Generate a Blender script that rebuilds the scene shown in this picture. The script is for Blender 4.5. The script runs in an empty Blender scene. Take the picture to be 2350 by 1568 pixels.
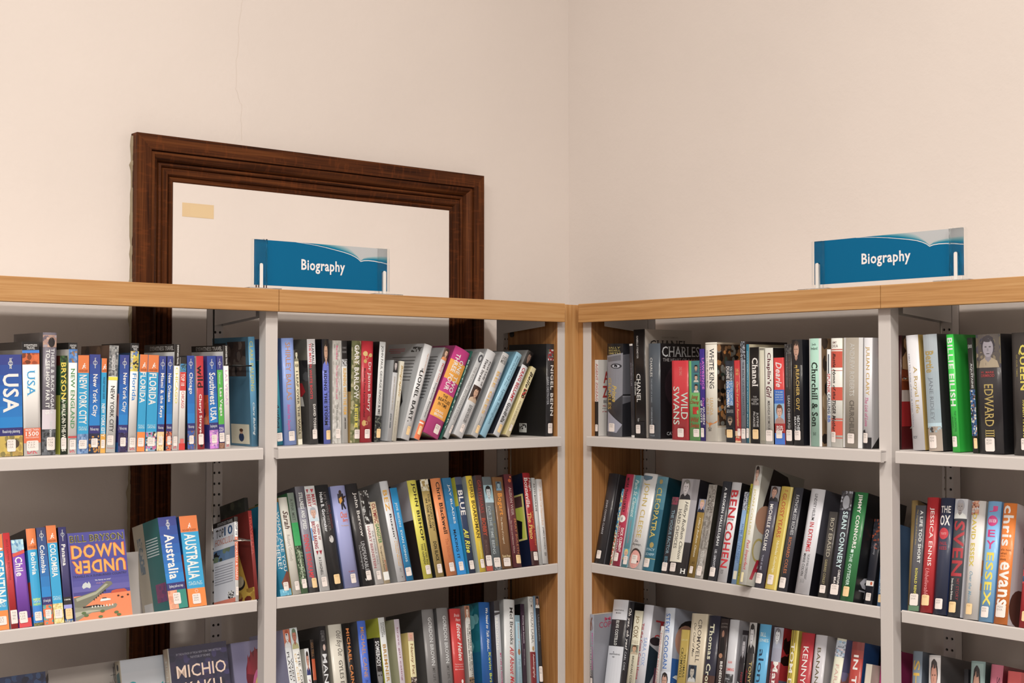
import bpy, bmesh, math, random
from mathutils import Matrix, Vector

# ------------------------------------------------------------------ camera
CAM_LOC = (-2.37769, -2.54106, 0.0)
CAM_R = (0.763234, -0.646122, -0.000112)
CAM_U = (-0.018017, -0.021456, 0.999607)
CAM_F = (0.64587, 0.762933, 0.028017)
FOCAL = 46.666

SC = bpy.context.scene
COL = SC.collection
PI = math.pi
cam_data = bpy.data.cameras.new('camera')
cam = bpy.data.objects.new('camera', cam_data)
COL.objects.link(cam)
cam_data.sensor_fit = 'HORIZONTAL'
cam_data.sensor_width = 36.0
cam_data.lens = FOCAL
cam_data.clip_start = .05
m = Matrix.Identity(4)
for i in range(3):
    m[i][0] = CAM_R[i]; m[i][1] = CAM_U[i]; m[i][2] = -CAM_F[i]; m[i][3] = CAM_LOC[i]
cam.matrix_world = m
SC.camera = cam

# ------------------------------------------------------------------ world, lights, exposure
FLOOR_Z, CEIL_Z = -1.58, 2.75
WALL_L, WALL_R = .345, .285            # plaster faces behind the left / right shelving
w = bpy.data.worlds.new('room_light'); SC.world = w
w.use_nodes = True
w.node_tree.nodes['Background'].inputs[0].default_value = (1.0, .86, .74, 1)
w.node_tree.nodes['Background'].inputs[1].default_value = .34
SC.view_settings.view_transform = 'Standard'
SC.view_settings.look = 'None'
SC.view_settings.exposure = 0.0
SC.view_settings.gamma = 1.0
SC.view_settings.use_curve_mapping = False
SC.cycles.use_denoising = True
SC.cycles.max_bounces = 10
SC.cycles.transmission_bounces = 10
SC.cycles.transparent_max_bounces = 10

def area(name, loc, size, power, col=(1, .92, .83)):
    l = bpy.data.lights.new(name, 'AREA'); l.shape = 'RECTANGLE'
    l.size, l.size_y = size; l.energy = power; l.color = col
    o = bpy.data.objects.new(name, l); COL.objects.link(o); o.location = loc
    return o
for lx, ly, pw in ((-1.85, -1.9, 62), (-3.6, -1.8, 50), (-1.8, -3.6, 62), (-3.6, -3.6, 100), (-5.2, -1.9, 34), (-1.9, -5.2, 66)):
    area('ceiling_light', (lx, ly, CEIL_Z - .04), (.6, .6), pw)

SHELF_Z = {'1': -0.1496, '2': -0.478, '3': -0.803}

# ------------------------------------------------------------------ materials
def s2l(c):
    return c / 12.92 if c <= .04045 else ((c + .055) / 1.055) ** 2.4
LIT = (.95, .86, .77)                 # light falling on the spines, divided out of colours read from print
def hexlin(h, un=True):
    v = [s2l(int(h[i:i + 2], 16) / 255) for i in (0, 2, 4)]
    if un:
        g = .3 * v[0] + .59 * v[1] + .11 * v[2]
        v = [min(.88, (a * .9 + g * .1) / b) for a, b in zip(v, LIT)]
    return tuple(v) + (1,)
MATS = {}
def mat(name, col, rough=.5, coat=0, metal=0):
    if name in MATS: return MATS[name]
    m = bpy.data.materials.new(name); m.use_nodes = True
    b = m.node_tree.nodes['Principled BSDF']
    b.inputs['Base Color'].default_value = tuple(col[:3]) + (1,)
    b.inputs['Roughness'].default_value = rough
    b.inputs['Coat Weight'].default_value = coat
    b.inputs['Coat Roughness'].default_value = .12
    b.inputs['Metallic'].default_value = metal
    if name.startswith('dark_oak'): b.inputs['Specular IOR Level'].default_value = .12
    MATS[name] = m
    return m
def nodes(m):
    return m.node_tree.nodes, m.node_tree.links, m.node_tree.nodes['Principled BSDF']

def plaster(name, col):
    m = mat(name, col, .85); N, L, B = nodes(m)
    tc = N.new('ShaderNodeTexCoord')
    n = N.new('ShaderNodeTexNoise'); n.inputs['Scale'].default_value = 1.7; n.inputs['Detail'].default_value = 5
    r = N.new('ShaderNodeValToRGB')
    r.color_ramp.elements[0].position = .3; r.color_ramp.elements[0].color = tuple(c * .965 for c in col[:3]) + (1,)
    r.color_ramp.elements[1].position = .7; r.color_ramp.elements[1].color = tuple(min(1, c * 1.02) for c in col[:3]) + (1,)
    L.new(tc.outputs['Object'], n.inputs['Vector']); L.new(n.outputs['Fac'], r.inputs['Fac']); L.new(r.outputs['Color'], B.inputs['Base Color'])
    n2 = N.new('ShaderNodeTexNoise'); n2.inputs['Scale'].default_value = 90; n2.inputs['Detail'].default_value = 4
    n3 = N.new('ShaderNodeTexNoise'); n3.inputs['Scale'].default_value = 6; n3.inputs['Detail'].default_value = 3
    add = N.new('ShaderNodeMath'); add.operation = 'MULTIPLY_ADD'; add.inputs[1].default_value = 4.0
    L.new(tc.outputs['Object'], n2.inputs['Vector']); L.new(tc.outputs['Object'], n3.inputs['Vector'])
    L.new(n3.outputs['Fac'], add.inputs[0]); L.new(n2.outputs['Fac'], add.inputs[2])
    b = N.new('ShaderNodeBump'); b.inputs['Strength'].default_value = .12; b.inputs['Distance'].default_value = .004
    L.new(add.outputs[0], b.inputs['Height']); L.new(b.outputs['Normal'], B.inputs['Normal'])
    return m
def wood(name, c0, c1, c2, axis, rough=.45, scale=1.0, flame=0.0, bump=.15):
    """grain runs along `axis` (0,1,2) in object space"""
    m = mat(name, c1, rough); N, L, B = nodes(m)
    tc = N.new('ShaderNodeTexCoord')
    mp = N.new('ShaderNodeMapping')
    sc = [85 * scale] * 3; sc[axis] = 2.4 * scale
    mp.inputs['Scale'].default_value = sc
    n = N.new('ShaderNodeTexNoise'); n.inputs['Scale'].default_value = 1; n.inputs['Detail'].default_value = 6; n.inputs['Distortion'].default_value = .6
    L.new(tc.outputs['Object'], mp.inputs['Vector']); L.new(mp.outputs['Vector'], n.inputs['Vector'])
    mp2 = N.new('ShaderNodeMapping'); sc2 = [260 * scale] * 3; sc2[axis] = 7 * scale
    mp2.inputs['Scale'].default_value = sc2
    n2 = N.new('ShaderNodeTexNoise'); n2.inputs['Scale'].default_value = 1; n2.inputs['Detail'].default_value = 3
    L.new(tc.outputs['Object'], mp2.inputs['Vector']); L.new(mp2.outputs['Vector'], n2.inputs['Vector'])
    mx = N.new('ShaderNodeMath'); mx.operation = 'MULTIPLY_ADD'; mx.inputs[1].default_value = .45
    L.new(n2.outputs['Fac'], mx.inputs[0])
    mm = N.new('ShaderNodeMath'); mm.operation = 'MULTIPLY'; mm.inputs[1].default_value = .55
    L.new(n.outputs['Fac'], mm.inputs[0]); L.new(mm.outputs[0], mx.inputs[2])
    r = N.new('ShaderNodeValToRGB')
    e = r.color_ramp.elements
    e[0].position = .36; e[0].color = tuple(c0) + (1,); e[1].position = .64; e[1].color = tuple(c2) + (1,)
    k = e.new(.5); k.color = tuple(c1) + (1,)
    L.new(mx.outputs[0], r.inputs['Fac'])
    out = r.outputs['Color']
    if flame:
        mp3 = N.new('ShaderNodeMapping'); sc3 = [30.0] * 3; sc3[axis] = 120.0
        mp3.inputs['Scale'].default_value = sc3; mp3.inputs['Rotation'].default_value = (.3, .2, .25)
        n3 = N.new('ShaderNodeTexNoise'); n3.inputs['Scale'].default_value = 1; n3.inputs['Detail'].default_value = 2
        L.new(tc.outputs['Object'], mp3.inputs['Vector']); L.new(mp3.outputs['Vector'], n3.inputs['Vector'])
        r3 = N.new('ShaderNodeValToRGB'); r3.color_ramp.elements[0].position = .56; r3.color_ramp.elements[1].position = .66
        L.new(n3.outputs['Fac'], r3.inputs['Fac'])
        mix = N.new('ShaderNodeMixRGB'); mix.blend_type = 'MIX'
        mf = N.new('ShaderNodeMath'); mf.operation = 'MULTIPLY'; mf.inputs[1].default_value = flame
        L.new(r3.outputs['Color'], mf.inputs[0]); L.new(mf.outputs[0], mix.inputs['Fac'])
        L.new(out, mix.inputs[1]); mix.inputs[2].default_value = (c2[0] * 1.9, c2[1] * 1.5, c2[2] * 1.3, 1)
        out = mix.outputs['Color']
    L.new(out, B.inputs['Base Color'])
    b = N.new('ShaderNodeBump'); b.inputs['Strength'].default_value = bump; b.inputs['Distance'].default_value = .001
    L.new(mx.outputs[0], b.inputs['Height']); L.new(b.outputs['Normal'], B.inputs['Normal'])
    return m
M_WALL = plaster('cream_plaster', (.715, .655, .62))
M_WALL2 = plaster('white_board_paint', (.75, .69, .655))
M_CEIL = mat('ceiling_paint', (.8, .78, .74), .9)
M_FLOOR = mat('floor_carpet', (.16, .14, .13), .95)
M_STEEL = mat('white_steel', (.65, .62, .61), .42)
nn, ll, bb = nodes(M_STEEL)
_n = nn.new('ShaderNodeTexNoise'); _n.inputs['Scale'].default_value = 700
_b = nn.new('ShaderNodeBump'); _b.inputs['Strength'].default_value = .05; _b.inputs['Distance'].default_value = .0005
ll.new(_n.outputs['Fac'], _b.inputs['Height']); ll.new(_b.outputs['Normal'], bb.inputs['Normal'])
M_HOLE_SHADE = mat('painted_hole_shade', (.01, .009, .008), .9)  # near-black hole floors: the shade inside the upright, painted on
M_OAK_X = wood('light_oak_horizontal', (.40, .195, .063), (.50, .265, .098), (.57, .33, .138), 0)
M_OAK_Z = wood('light_oak_vertical', (.40, .195, .063), (.50, .265, .098), (.57, .33, .138), 2)
M_OAKP = wood('oak_veneer_panel', (.28, .115, .036), (.38, .175, .058), (.46, .235, .088), 2)
M_DARK_X = wood('dark_oak_horizontal', (.024, .007, .002), (.070, .020, .0055), (.125, .040, .011), 0, .55, .9, .16)
M_DARK_Z = wood('dark_oak_vertical', (.024, .007, .002), (.070, .020, .0055), (.125, .040, .011), 2, .55, .9, .16)
M_CHROME = mat('chrome_wire', (.75, .73, .7), .18, 0, 1)
M_BLACK = mat('black_rubber', (.02, .02, .02), .4)
M_TAPE = mat('yellowed_tape', (.80, .60, .30), .5)
M_FILLER = mat('rough_filler', (.30, .25, .17), .95)
M_CRACK = mat('crack_line', (.66, .59, .53), .95)
M_SIGN = mat('sign_backing', (.82, .8, .78), .35)
M_ACRYL = bpy.data.materials.new('clear_acrylic'); M_ACRYL.use_nodes = True
_p = M_ACRYL.node_tree.nodes['Principled BSDF']
_p.inputs['Base Color'].default_value = (.97, .98, .98, 1); _p.inputs['Roughness'].default_value = .03
_p.inputs['Transmission Weight'].default_value = 1; _p.inputs['IOR'].default_value = 1.14
M_PAGE = mat('book_pages', (.72, .62, .47), .9)
nn, ll, bb = nodes(M_PAGE)
_t = nn.new('ShaderNodeTexCoord'); _w = nn.new('ShaderNodeTexWave'); _w.bands_direction = 'X'; _w.inputs['Scale'].default_value = 420
_r = nn.new('ShaderNodeValToRGB'); _r.color_ramp.elements[0].color = (.52, .43, .31, 1); _r.color_ramp.elements[1].color = (.80, .71, .56, 1)
ll.new(_t.outputs['Object'], _w.inputs['Vector']); ll.new(_w.outputs['Fac'], _r.inputs['Fac']); ll.new(_r.outputs['Color'], bb.inputs['Base Color'])
M_ACRYL2 = M_ACRYL.copy(); M_ACRYL2.name = 'acrylic_foot_plate'; M_ACRYL2.node_tree.nodes['Principled BSDF'].inputs['IOR'].default_value = 1.4; M_ACRYL2.node_tree.nodes['Principled BSDF'].inputs['Roughness'].default_value = .25
def ink(name, rough, coat):
    m = mat(name, (1, 1, 1), rough, coat); N, L, B = nodes(m)
    a = N.new('ShaderNodeVertexColor'); a.layer_name = 'Ink'
    L.new(a.outputs['Color'], B.inputs['Base Color'])
    return m
M_INK = ink('printed_ink', .38, .2)
M_SIGNPRINT = ink('sign_print', .5, 0)
M_SIGNPRINT.node_tree.nodes['Principled BSDF'].inputs['Specular IOR Level'].default_value = .15
M_LABEL = ink('printed_label', .6, 0)
def cover_mat(h):
    return mat('cover_' + h, hexlin(h), .38, .2)

# ------------------------------------------------------------------ helpers
def link(name, me, parent=None, mats=()):
    o = bpy.data.objects.new(name, me); COL.objects.link(o)
    for m_ in mats:
        me.materials.append(m_)
    if parent: o.parent = parent
    return o
def obj(name, bm, material, parent=None, smooth=False):
    me = bpy.data.meshes.new(name); bm.to_mesh(me); bm.free()
    if smooth:
        for f in me.polygons: f.use_smooth = True
    return link(name, me, parent, material if isinstance(material, (list, tuple)) else [material])
def box(bm, x0, x1, y0, y1, z0, z1, bev=0, mi=0):
    vs = [bm.verts.new((x, y, z)) for x in (x0, x1) for y in (y0, y1) for z in (z0, z1)]
    fs = [bm.faces.new([vs[i] for i in f]) for f in ((0, 1, 3, 2), (4, 6, 7, 5), (0, 4, 5, 1), (2, 3, 7, 6), (0, 2, 6, 4), (1, 5, 7, 3))]
    for f in fs: f.material_index = mi
    if bev:
        es = list({e for f in fs for e in f.edges})
        bmesh.ops.bevel(bm, geom=es, offset=bev, segments=2, affect='EDGES', profile=.5)
    return fs
def boxobj(name, dims, material, parent=None, bev=.0008):
    bm = bmesh.new(); box(bm, *dims, bev=bev); bmesh.ops.recalc_face_normals(bm, faces=bm.faces)
    return obj(name, bm, material, parent)
def prism(bm, pts, z0, z1, mi=None):
    """closed outline in xy extruded along z; mi: material index per side"""
    a = [bm.verts.new((x, y, z0)) for x, y in pts]; b = [bm.verts.new((x, y, z1)) for x, y in pts]
    n = len(pts)
    for i in range(n):
        f = bm.faces.new((a[i], a[(i + 1) % n], b[(i + 1) % n], b[i]))
        if mi: f.material_index = mi[i]
    bm.faces.new(a[::-1]); bm.faces.new(b)
def tube(bm, pts, r, seg=8):
    rings = []
    pts = [Vector(p) for p in pts]
    for i, p in enumerate(pts):
        d = (pts[min(i + 1, len(pts) - 1)] - pts[max(i - 1, 0)]).normalized()
        u = d.orthogonal().normalized() if i == 0 else (rings_u - d * rings_u.dot(d)).normalized()
        rings_u = u
        v = d.cross(u)
        rings.append([bm.verts.new(p + r * (math.cos(2 * PI * k / seg) * u + math.sin(2 * PI * k / seg) * v)) for k in range(seg)])
    for a, b in zip(rings, rings[1:]):
        for k in range(seg): bm.faces.new((a[k], a[(k + 1) % seg], b[(k + 1) % seg], b[k]))
    bm.faces.new(rings[0][::-1]); bm.faces.new(rings[-1])
UNIT = {'L': Matrix.Identity(4), 'R': Matrix.Rotation(-PI / 2, 4, 'Z')}
def tag(o, label=None, cat=None, group=None, kind=None):
    if label: o['label'] = label
    if cat: o['category'] = cat
    if group: o['group'] = group
    if kind: o['kind'] = kind
    return o
def empty(name, mw):
    o = bpy.data.objects.new(name, None); COL.objects.link(o)
    o.empty_display_size = .05; o.matrix_world = mw
    return o
def at(unit, x, y, z):
    return UNIT[unit] @ Matrix.Translation((x, y, z))

# ------------------------------------------------------------------ flat print (lettering, photos, bands) on real surfaces
TXT = {}
def text_shape(t, style):
    k = (t, style)
    if k in TXT: return TXT[k]
    c = bpy.data.curves.new('t', 'FONT'); c.body = t; c.resolution_u = 2
    bold = style in 'BSj'
    c.offset = .022 if bold else (.004 if style in 'si' else .006)
    if style in 'ij': c.shear = .32
    c.space_character = 1.08 if bold else 1.0
    o = bpy.data.objects.new('t', c)
    me = o.to_mesh()
    V = [(v.co.x, v.co.y) for v in me.vertices]; F = [tuple(p_.vertices) for p_ in me.polygons]
    o.to_mesh_clear()
    bpy.data.objects.remove(o); bpy.data.curves.remove(c)
    if not V: V, F = [(0, 0), (1, 0), (1, 1)], []
    if style in 'sS' and F:
        cnt = {}
        for f in F:
            for i in range(len(f)):
                a, b = f[i], f[(i + 1) % len(f)]
                cnt.setdefault((min(a, b), max(a, b)), []).append(f)
        for (a, b), fl in list(cnt.items()):
            if len(fl) != 1: continue
            (xa, ya), (xb, yb) = V[a], V[b]
            L_ = abs(xa - xb)
            if abs(ya - yb) > .008 or not (.03 < L_ < .26): continue
            cy = sum(V[i][1] for i in fl[0]) / len(fl[0])
            s = 1 if cy > ya else -1
            x0, x1 = min(xa, xb) - .065, max(xa, xb) + .065
            n0 = len(V); V += [(x0, ya), (x1, ya), (x1, ya + s * .04), (x0, ya + s * .04)]
            F.append((n0, n0 + 1, n0 + 2, n0 + 3))
    xs = [v[0] for v in V]; ys = [v[1] for v in V]
    x0, x1, y0, y1 = min(xs), max(xs), min(ys), max(ys)
    V = [((x - x0) / max(1e-6, x1 - x0), (y - y0) / max(1e-6, y1 - y0)) for x, y in V]
    TXT[k] = (V, F)
    return TXT[k]
class Print:
    """2-D shapes in (a across, v down) unit coordinates, later wrapped on a surface"""
    def __init__(s, W, H):
        s.W, s.H = W, H; s.V = []; s.F = []; s.C = []; s.layer = 0
    def poly(s, pts, c, layer=None):
        L_ = s.layer if layer is None else layer
        n = len(s.V); s.V += [(a, v, L_) for a, v in pts]; s.F.append(tuple(range(n, n + len(pts)))); s.C.append(c)
    def quad(s, a0, a1, v0, v1, c): s.poly([(a0, v0), (a1, v0), (a1, v1), (a0, v1)], c)
    def ell(s, a0, a1, v0, v1, c, n=18, clip=None):
        ca, cv, ra, rv = (a0 + a1) / 2, (v0 + v1) / 2, (a1 - a0) / 2, (v1 - v0) / 2
        P = [(ca + ra * math.cos(2 * PI * k / n), cv + rv * math.sin(2 * PI * k / n)) for k in range(n)]
        if clip: P = [(min(max(a, clip[0]), clip[1]), min(max(v, clip[2]), clip[3])) for a, v in P]
        P = [(min(max(a, 0), 1), min(max(v, 0), 1)) for a, v in P]
        s.poly(P, c)
    def text(s, mode, t, v0, v1, a0, a1, c, style):
        V, F = text_shape(t, style)
        n = len(s.V)
        for x, y in V:
            if mode == 't': a, v = a0 + (a1 - a0) * y, v0 + (v1 - v0) * x
            elif mode == 'h': a, v = a0 + (a1 - a0) * x, v1 - (v1 - v0) * y
            else: a, v = a1 - (a1 - a0) * x, v0 + (v1 - v0) * y
            s.V.append((a, v, s.layer))
        for f in F: s.F.append(tuple(i + n for i in f)); s.C.append(c)
    def el(s, e, rng):
        s.layer += 1
        k = e[0]
        if k in 'thu' and len(k) == 1: s.text(k, e[1], e[2], e[3], e[4], e[5], hexlin(e[6]), e[7])
        elif k == 'b': s.quad(e[3], e[4], e[1], e[2], hexlin(e[5]))
        elif k == 'e': s.ell(e[3], e[4], e[1], e[2], hexlin(e[5]))
        elif k == 'g': s.poly(e[1], hexlin(e[2]))
        elif k == 'r':
            _, vc, rad, ac, c = e
            rad = min(rad, .42 * s.W / s.H); ra = rad * s.H / s.W; n = 18; c = hexlin(c)
            for i in range(n):
                t0, t1 = 2 * PI * i / n, 2 * PI * (i + 1) / n
                s.poly([(ac + ra * f * math.cos(t), vc + rad * f * math.sin(t)) for f, t in ((1, t0), (1, t1), (.84, t1), (.84, t0))], c)
        elif k == 'f':
            _, vc, hh, ac, c = e
            c = hexlin(c); r = hh * s.H / s.W
            s.ell(ac + r * .1, ac + r * .45, vc - hh * .9, vc - hh * .4, c, 8); s.layer += 1
            for P in (((-.3, -.1), (.1, -.45), (.35, -.2), (.0, .2)), ((-.0, .1), (.3, .1), (.7, .5), (.5, .6)), ((-.1, .0), (.1, .2), (-.3, .8), (-.5, .7)), ((.1, -.4), (.7, -.1), (.65, .02), (.1, -.15))):
                s.poly([(ac + r * x, vc + hh * y) for x, y in P], c)
        elif k == 'p':
            _, v0, v1, a0, a1, bg, hair, skin, cloth = e
            X_ = lambda t: a0 + (a1 - a0) * t
            Y_ = lambda t: v0 + (v1 - v0) * t
            cl = (a0, a1, v0, v1)
            bg, hair, skin, cloth = map(hexlin, (bg, hair, skin, cloth))
            dk = tuple(c * .25 for c in skin[:3]) + (1,)
            md = tuple(c * .72 for c in skin[:3]) + (1,)
            s.quad(a0, a1, v0, v1, bg); s.layer += 1
            s.ell(X_(.18), X_(.82), Y_(.03), Y_(.66), hair, 18, cl); s.layer += 1
            s.poly([(X_(.02), Y_(1)), (X_(.1), Y_(.8)), (X_(.35), Y_(.7)), (X_(.65), Y_(.7)), (X_(.9), Y_(.8)), (X_(.98), Y_(1))], cloth); s.layer += 1
            s.poly([(X_(.38), Y_(.55)), (X_(.62), Y_(.55)), (X_(.64), Y_(.74)), (X_(.5), Y_(.84)), (X_(.36), Y_(.74))], md); s.layer += 1
            s.ell(X_(.25), X_(.75), Y_(.13), Y_(.69), skin, 18, cl); s.layer += 1
            s.ell(X_(.24), X_(.76), Y_(.05), Y_(.24), hair, 14, cl)
            for x in (.4, .6):
                s.ell(X_(x - .06), X_(x + .06), Y_(.36), Y_(.40), dk, 8)
            s.ell(X_(.46), X_(.54), Y_(.42), Y_(.52), md, 8)
            s.ell(X_(.41), X_(.59), Y_(.57), Y_(.6), dk, 8)
        elif k == 'x':
            _, v0, v1, a0, a1, cols, n = e
            cols = [hexlin(c) for c in cols]
            s.quad(a0, a1, v0, v1, cols[0]); s.layer += 1
            ratio = (v1 - v0) * s.H / max(1e-4, (a1 - a0) * s.W)
            rows = max(2, min(26, int(n * ratio)))
            base = s.layer
            for j in range(rows):
                for i in range(n):
                    s.layer = base + rng.random() * 1.5
                    ca = a0 + (a1 - a0) * (i + rng.uniform(.1, .9)) / n; cv = v0 + (v1 - v0) * (j + rng.uniform(.1, .9)) / rows
                    ra = (a1 - a0) / n * rng.uniform(.35, .8); rv = (v1 - v0) / rows * rng.uniform(.35, .8)
                    c = rng.choice(cols); f = rng.uniform(.8, 1.15)
                    s.ell(ca - ra, ca + ra, cv - rv, cv + rv, tuple(min(.9, q_ * f) for q_ in c[:3]) + (1,), 7, (a0, a1, v0, v1))
            s.layer = base + 2
    def build(s, name, fmap, parent, material, cuts=()):
        if not s.F: return None
        bm = bmesh.new()
        vs = [bm.verts.new(v) for v in s.V]
        pal = {}; ci = []
        for f, c in zip(s.F, s.C):
            try: fc = bm.faces.new([vs[i] for i in f])
            except ValueError: continue
            fc.material_index = pal.setdefault(c, len(pal))
        for a in cuts:
            bmesh.ops.bisect_plane(bm, geom=bm.verts[:] + bm.edges[:] + bm.faces[:], plane_co=(a, 0, 0), plane_no=(1, 0, 0))
        for v in bm.verts: v.co = fmap(*v.co)
        cols = list(pal)
        per = []
        for f in bm.faces:
            per += list(cols[f.material_index]) * len(f.verts)
            f.material_index = 0
        me = bpy.data.meshes.new(name); bm.to_mesh(me); bm.free()
        at_ = me.color_attributes.new('Ink', 'FLOAT_COLOR', 'CORNER')
        at_.data.foreach_set('color', per)
        return link(name, me, parent, [material])

# ------------------------------------------------------------------ room
def wallobj(name, dims, m_, kind='structure'):
    bm = bmesh.new(); box(bm, *dims); bmesh.ops.recalc_face_normals(bm, faces=bm.faces)
    o = obj(name, bm, m_); o['kind'] = kind
    return o
wl = wallobj('wall_left', (-6.5, WALL_R + .15, WALL_L, WALL_L + .15, FLOOR_Z, CEIL_Z), M_WALL)
wr = wallobj('wall_right', (WALL_R, WALL_R + .15, -6.5, WALL_L, FLOOR_Z, CEIL_Z), M_WALL)
wallobj('floor', (-6.5, WALL_R, -6.5, WALL_L, FLOOR_Z - .1, FLOOR_Z), M_FLOOR)
wallobj('ceiling', (-6.5, WALL_R + .15, -6.5, WALL_L + .15, CEIL_Z, CEIL_Z + .1), M_CEIL)
# hairline crack in the plaster above the frame
bm = bmesh.new()
rg = random.Random(4)
pts = [(-.797, 1.0), (-.799, .927), (-.811, .817), (-.8165, .71), (-.801, .669), (-.8004, .567)]
P = []
for (xa, za), (xb, zb) in zip(pts, pts[1:]):
    for k in range(8):
        t = k / 8; P.append((xa + (xb - xa) * t + rg.uniform(-.003, .003), za + (zb - za) * t))
for (xa, za), (xb, zb) in zip(P, P[1:]):
    t = .0004
    vs = [bm.verts.new(c) for c in ((xa - t, WALL_L - .0004, za), (xa + t, WALL_L - .0004, za), (xb + t, WALL_L - .0004, zb), (xb - t, WALL_L - .0004, zb))]
    bm.faces.new(vs)
obj('hairline_crack', bm, M_CRACK, wl)

# ------------------------------------------------------------------ dark oak frame round the blocked opening
FX0, FX1, FZ = -1.082, -.062, .5635
PROF = [(0, 0), (0, .031), (.0355, .031), (.0365, .0215), (.0385, .0265), (.045, .026), (.054, .0185), (.060, .0075), (.0615, .013), (.0665, .0145), (.069, .0115), (.0705, .0065), (.073, .012), (.085, .0105), (.090, .0025), (.0925, .006), (.0985, .0055), (.104, .0015), (.104, 0)]
fr = empty('oak_door_frame', Matrix.Translation(((FX0 + FX1) / 2, WALL_L, FLOOR_Z)))
tag(fr, 'dark brown moulded oak frame around a blocked white panel on left wall', 'frame')
inv = fr.matrix_world.inverted()
def sweep(name, path, mm):
    bm = bmesh.new()
    rings = [[bm.verts.new(inv @ Vector(p_)) for p_ in ring] for ring in path]
    for a, b in zip(rings, rings[1:]):
        for i in range(len(a) - 1): bm.faces.new((a[i], a[i + 1], b[i + 1], b[i]))
    for r in (rings[0], rings[-1]): bm.faces.new(r)
    bmesh.ops.recalc_face_normals(bm, faces=bm.faces)
    return obj(name, bm, mm, fr)
sweep('frame_jamb', [[(FX0 + s_, WALL_L - y_, FLOOR_Z) for s_, y_ in PROF], [(FX0 + s_, WALL_L - y_, FZ - s_) for s_, y_ in PROF]], M_DARK_Z)
sweep('frame_jamb', [[(FX1 - s_, WALL_L - y_, FLOOR_Z) for s_, y_ in PROF], [(FX1 - s_, WALL_L - y_, FZ - s_) for s_, y_ in PROF]], M_DARK_Z)
sweep('frame_head', [[(FX0 + s_, WALL_L - y_, FZ - s_) for s_, y_ in PROF], [(FX1 - s_, WALL_L - y_, FZ - s_) for s_, y_ in PROF]], M_DARK_X)
bm = bmesh.new(); box(bm, FX0 + .1025, FX1 - .1025, -.0045 + WALL_L, WALL_L - .0005, FLOOR_Z, FZ - .1025)
for v in bm.verts: v.co = inv @ v.co
bmesh.ops.recalc_face_normals(bm, faces=bm.faces)
tag(obj('blanking_panel', bm, M_WALL2, fr), 'white painted blanking panel')
tp = Print(1, 1); tp.quad(0, 1, 0, 1, (.70, .53, .32, 1)); tp.layer = 1; tp.quad(.25, .98, .12, .95, (.71, .545, .325, 1))
tag(tp.build('tape_patch', lambda a, v, l: inv @ Vector((-.9565 + .082 * a, WALL_L - .0048 - l * .0001, .4155 - .033 * v)), fr, M_LABEL), 'yellowed rectangle of old tape')
bm = bmesh.new(); rg = random.Random(8)
prev = None; z_ = FZ - .005
pa = []
while z_ > -.9:
    pa.append((z_, rg.uniform(.0005, .0035) + (.004 if rg.random() < .07 else 0))); z_ -= rg.uniform(.008, .025)
a = [bm.verts.new(inv @ Vector((FX0 + .0005, WALL_L - .012, z))) for z, d in pa]
b = [bm.verts.new(inv @ Vector((FX0 - d, WALL_L - .0006, z))) for z, d in pa]
for i in range(len(pa) - 1): bm.faces.new((a[i], a[i + 1], b[i + 1], b[i]))
obj('ragged_filler', bm, M_FILLER, fr)

# ------------------------------------------------------------------ shelving
SHELF_TILT = .25
Z1, Z2, Z3 = SHELF_Z['1'], SHELF_Z['2'], SHELF_Z['3']
RAIL0, RAIL1 = .147, .1956
BACK = {'L': .2475, 'R': .2344}
def perforated(name, unit, s0, s1, parent, off, ztop=.17, zbot=-.93):
    """hollow rear upright, 25 mm pitch, two columns of round holes in its front face"""
    d = BACK[unit] + off; pitch = .025
    bm = bmesh.new()
    W = s1 - s0; z = ztop; mid = (s0 + s1) / 2
    def cell(x0, x1, zt, zb):
        cx, cz = (x0 + x1) / 2, (zt + zb) / 2; r = .0032
        ring = [bm.verts.new((cx + r * math.cos(PI / 8 + PI / 4 * k), d, cz + r * math.sin(PI / 8 + PI / 4 * k))) for k in range(8)]
        deep = [bm.verts.new((v.co.x, d + .004, v.co.z)) for v in ring]
        cr = [bm.verts.new((x1, d, zt)), bm.verts.new((x0, d, zt)), bm.verts.new((x0, d, zb)), bm.verts.new((x1, d, zb))]
        for k in range(4):
            i0, i1, i2 = (2 * k) % 8, (2 * k + 1) % 8, (2 * k + 2) % 8
            bm.faces.new((cr[k], ring[i1], ring[i0])); bm.faces.new((cr[k], cr[(k + 1) % 4], ring[i2], ring[i1]))
        for k in range(8):
            bm.faces.new((ring[k], ring[(k + 1) % 8], deep[(k + 1) % 8], deep[k]))
        f = bm.faces.new(deep); f.material_index = 1  # black disc closes the hole, shade as colour
    while z > zbot:
        cell(s0 + .0015, mid, z, z - pitch); cell(mid, s1 - .0015, z, z - pitch); z -= pitch
    for x0, x1 in ((s0, s0 + .0015), (s1 - .0015, s1)):
        box(bm, x0, x1, d, d + .028, z, ztop)
    box(bm, s0, s1, d + .0265, d + .028, z, ztop)
    box(bm, s0, s1, d, d + .028, FLOOR_Z, z)
    bmesh.ops.recalc_face_normals(bm, faces=bm.faces)
    for f in bm.faces:
        if f.material_index == 1 and f.normal.y > 0: f.normal_flip()
    return obj(name, bm, [M_STEEL, M_HOLE_SHADE], parent)
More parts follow.
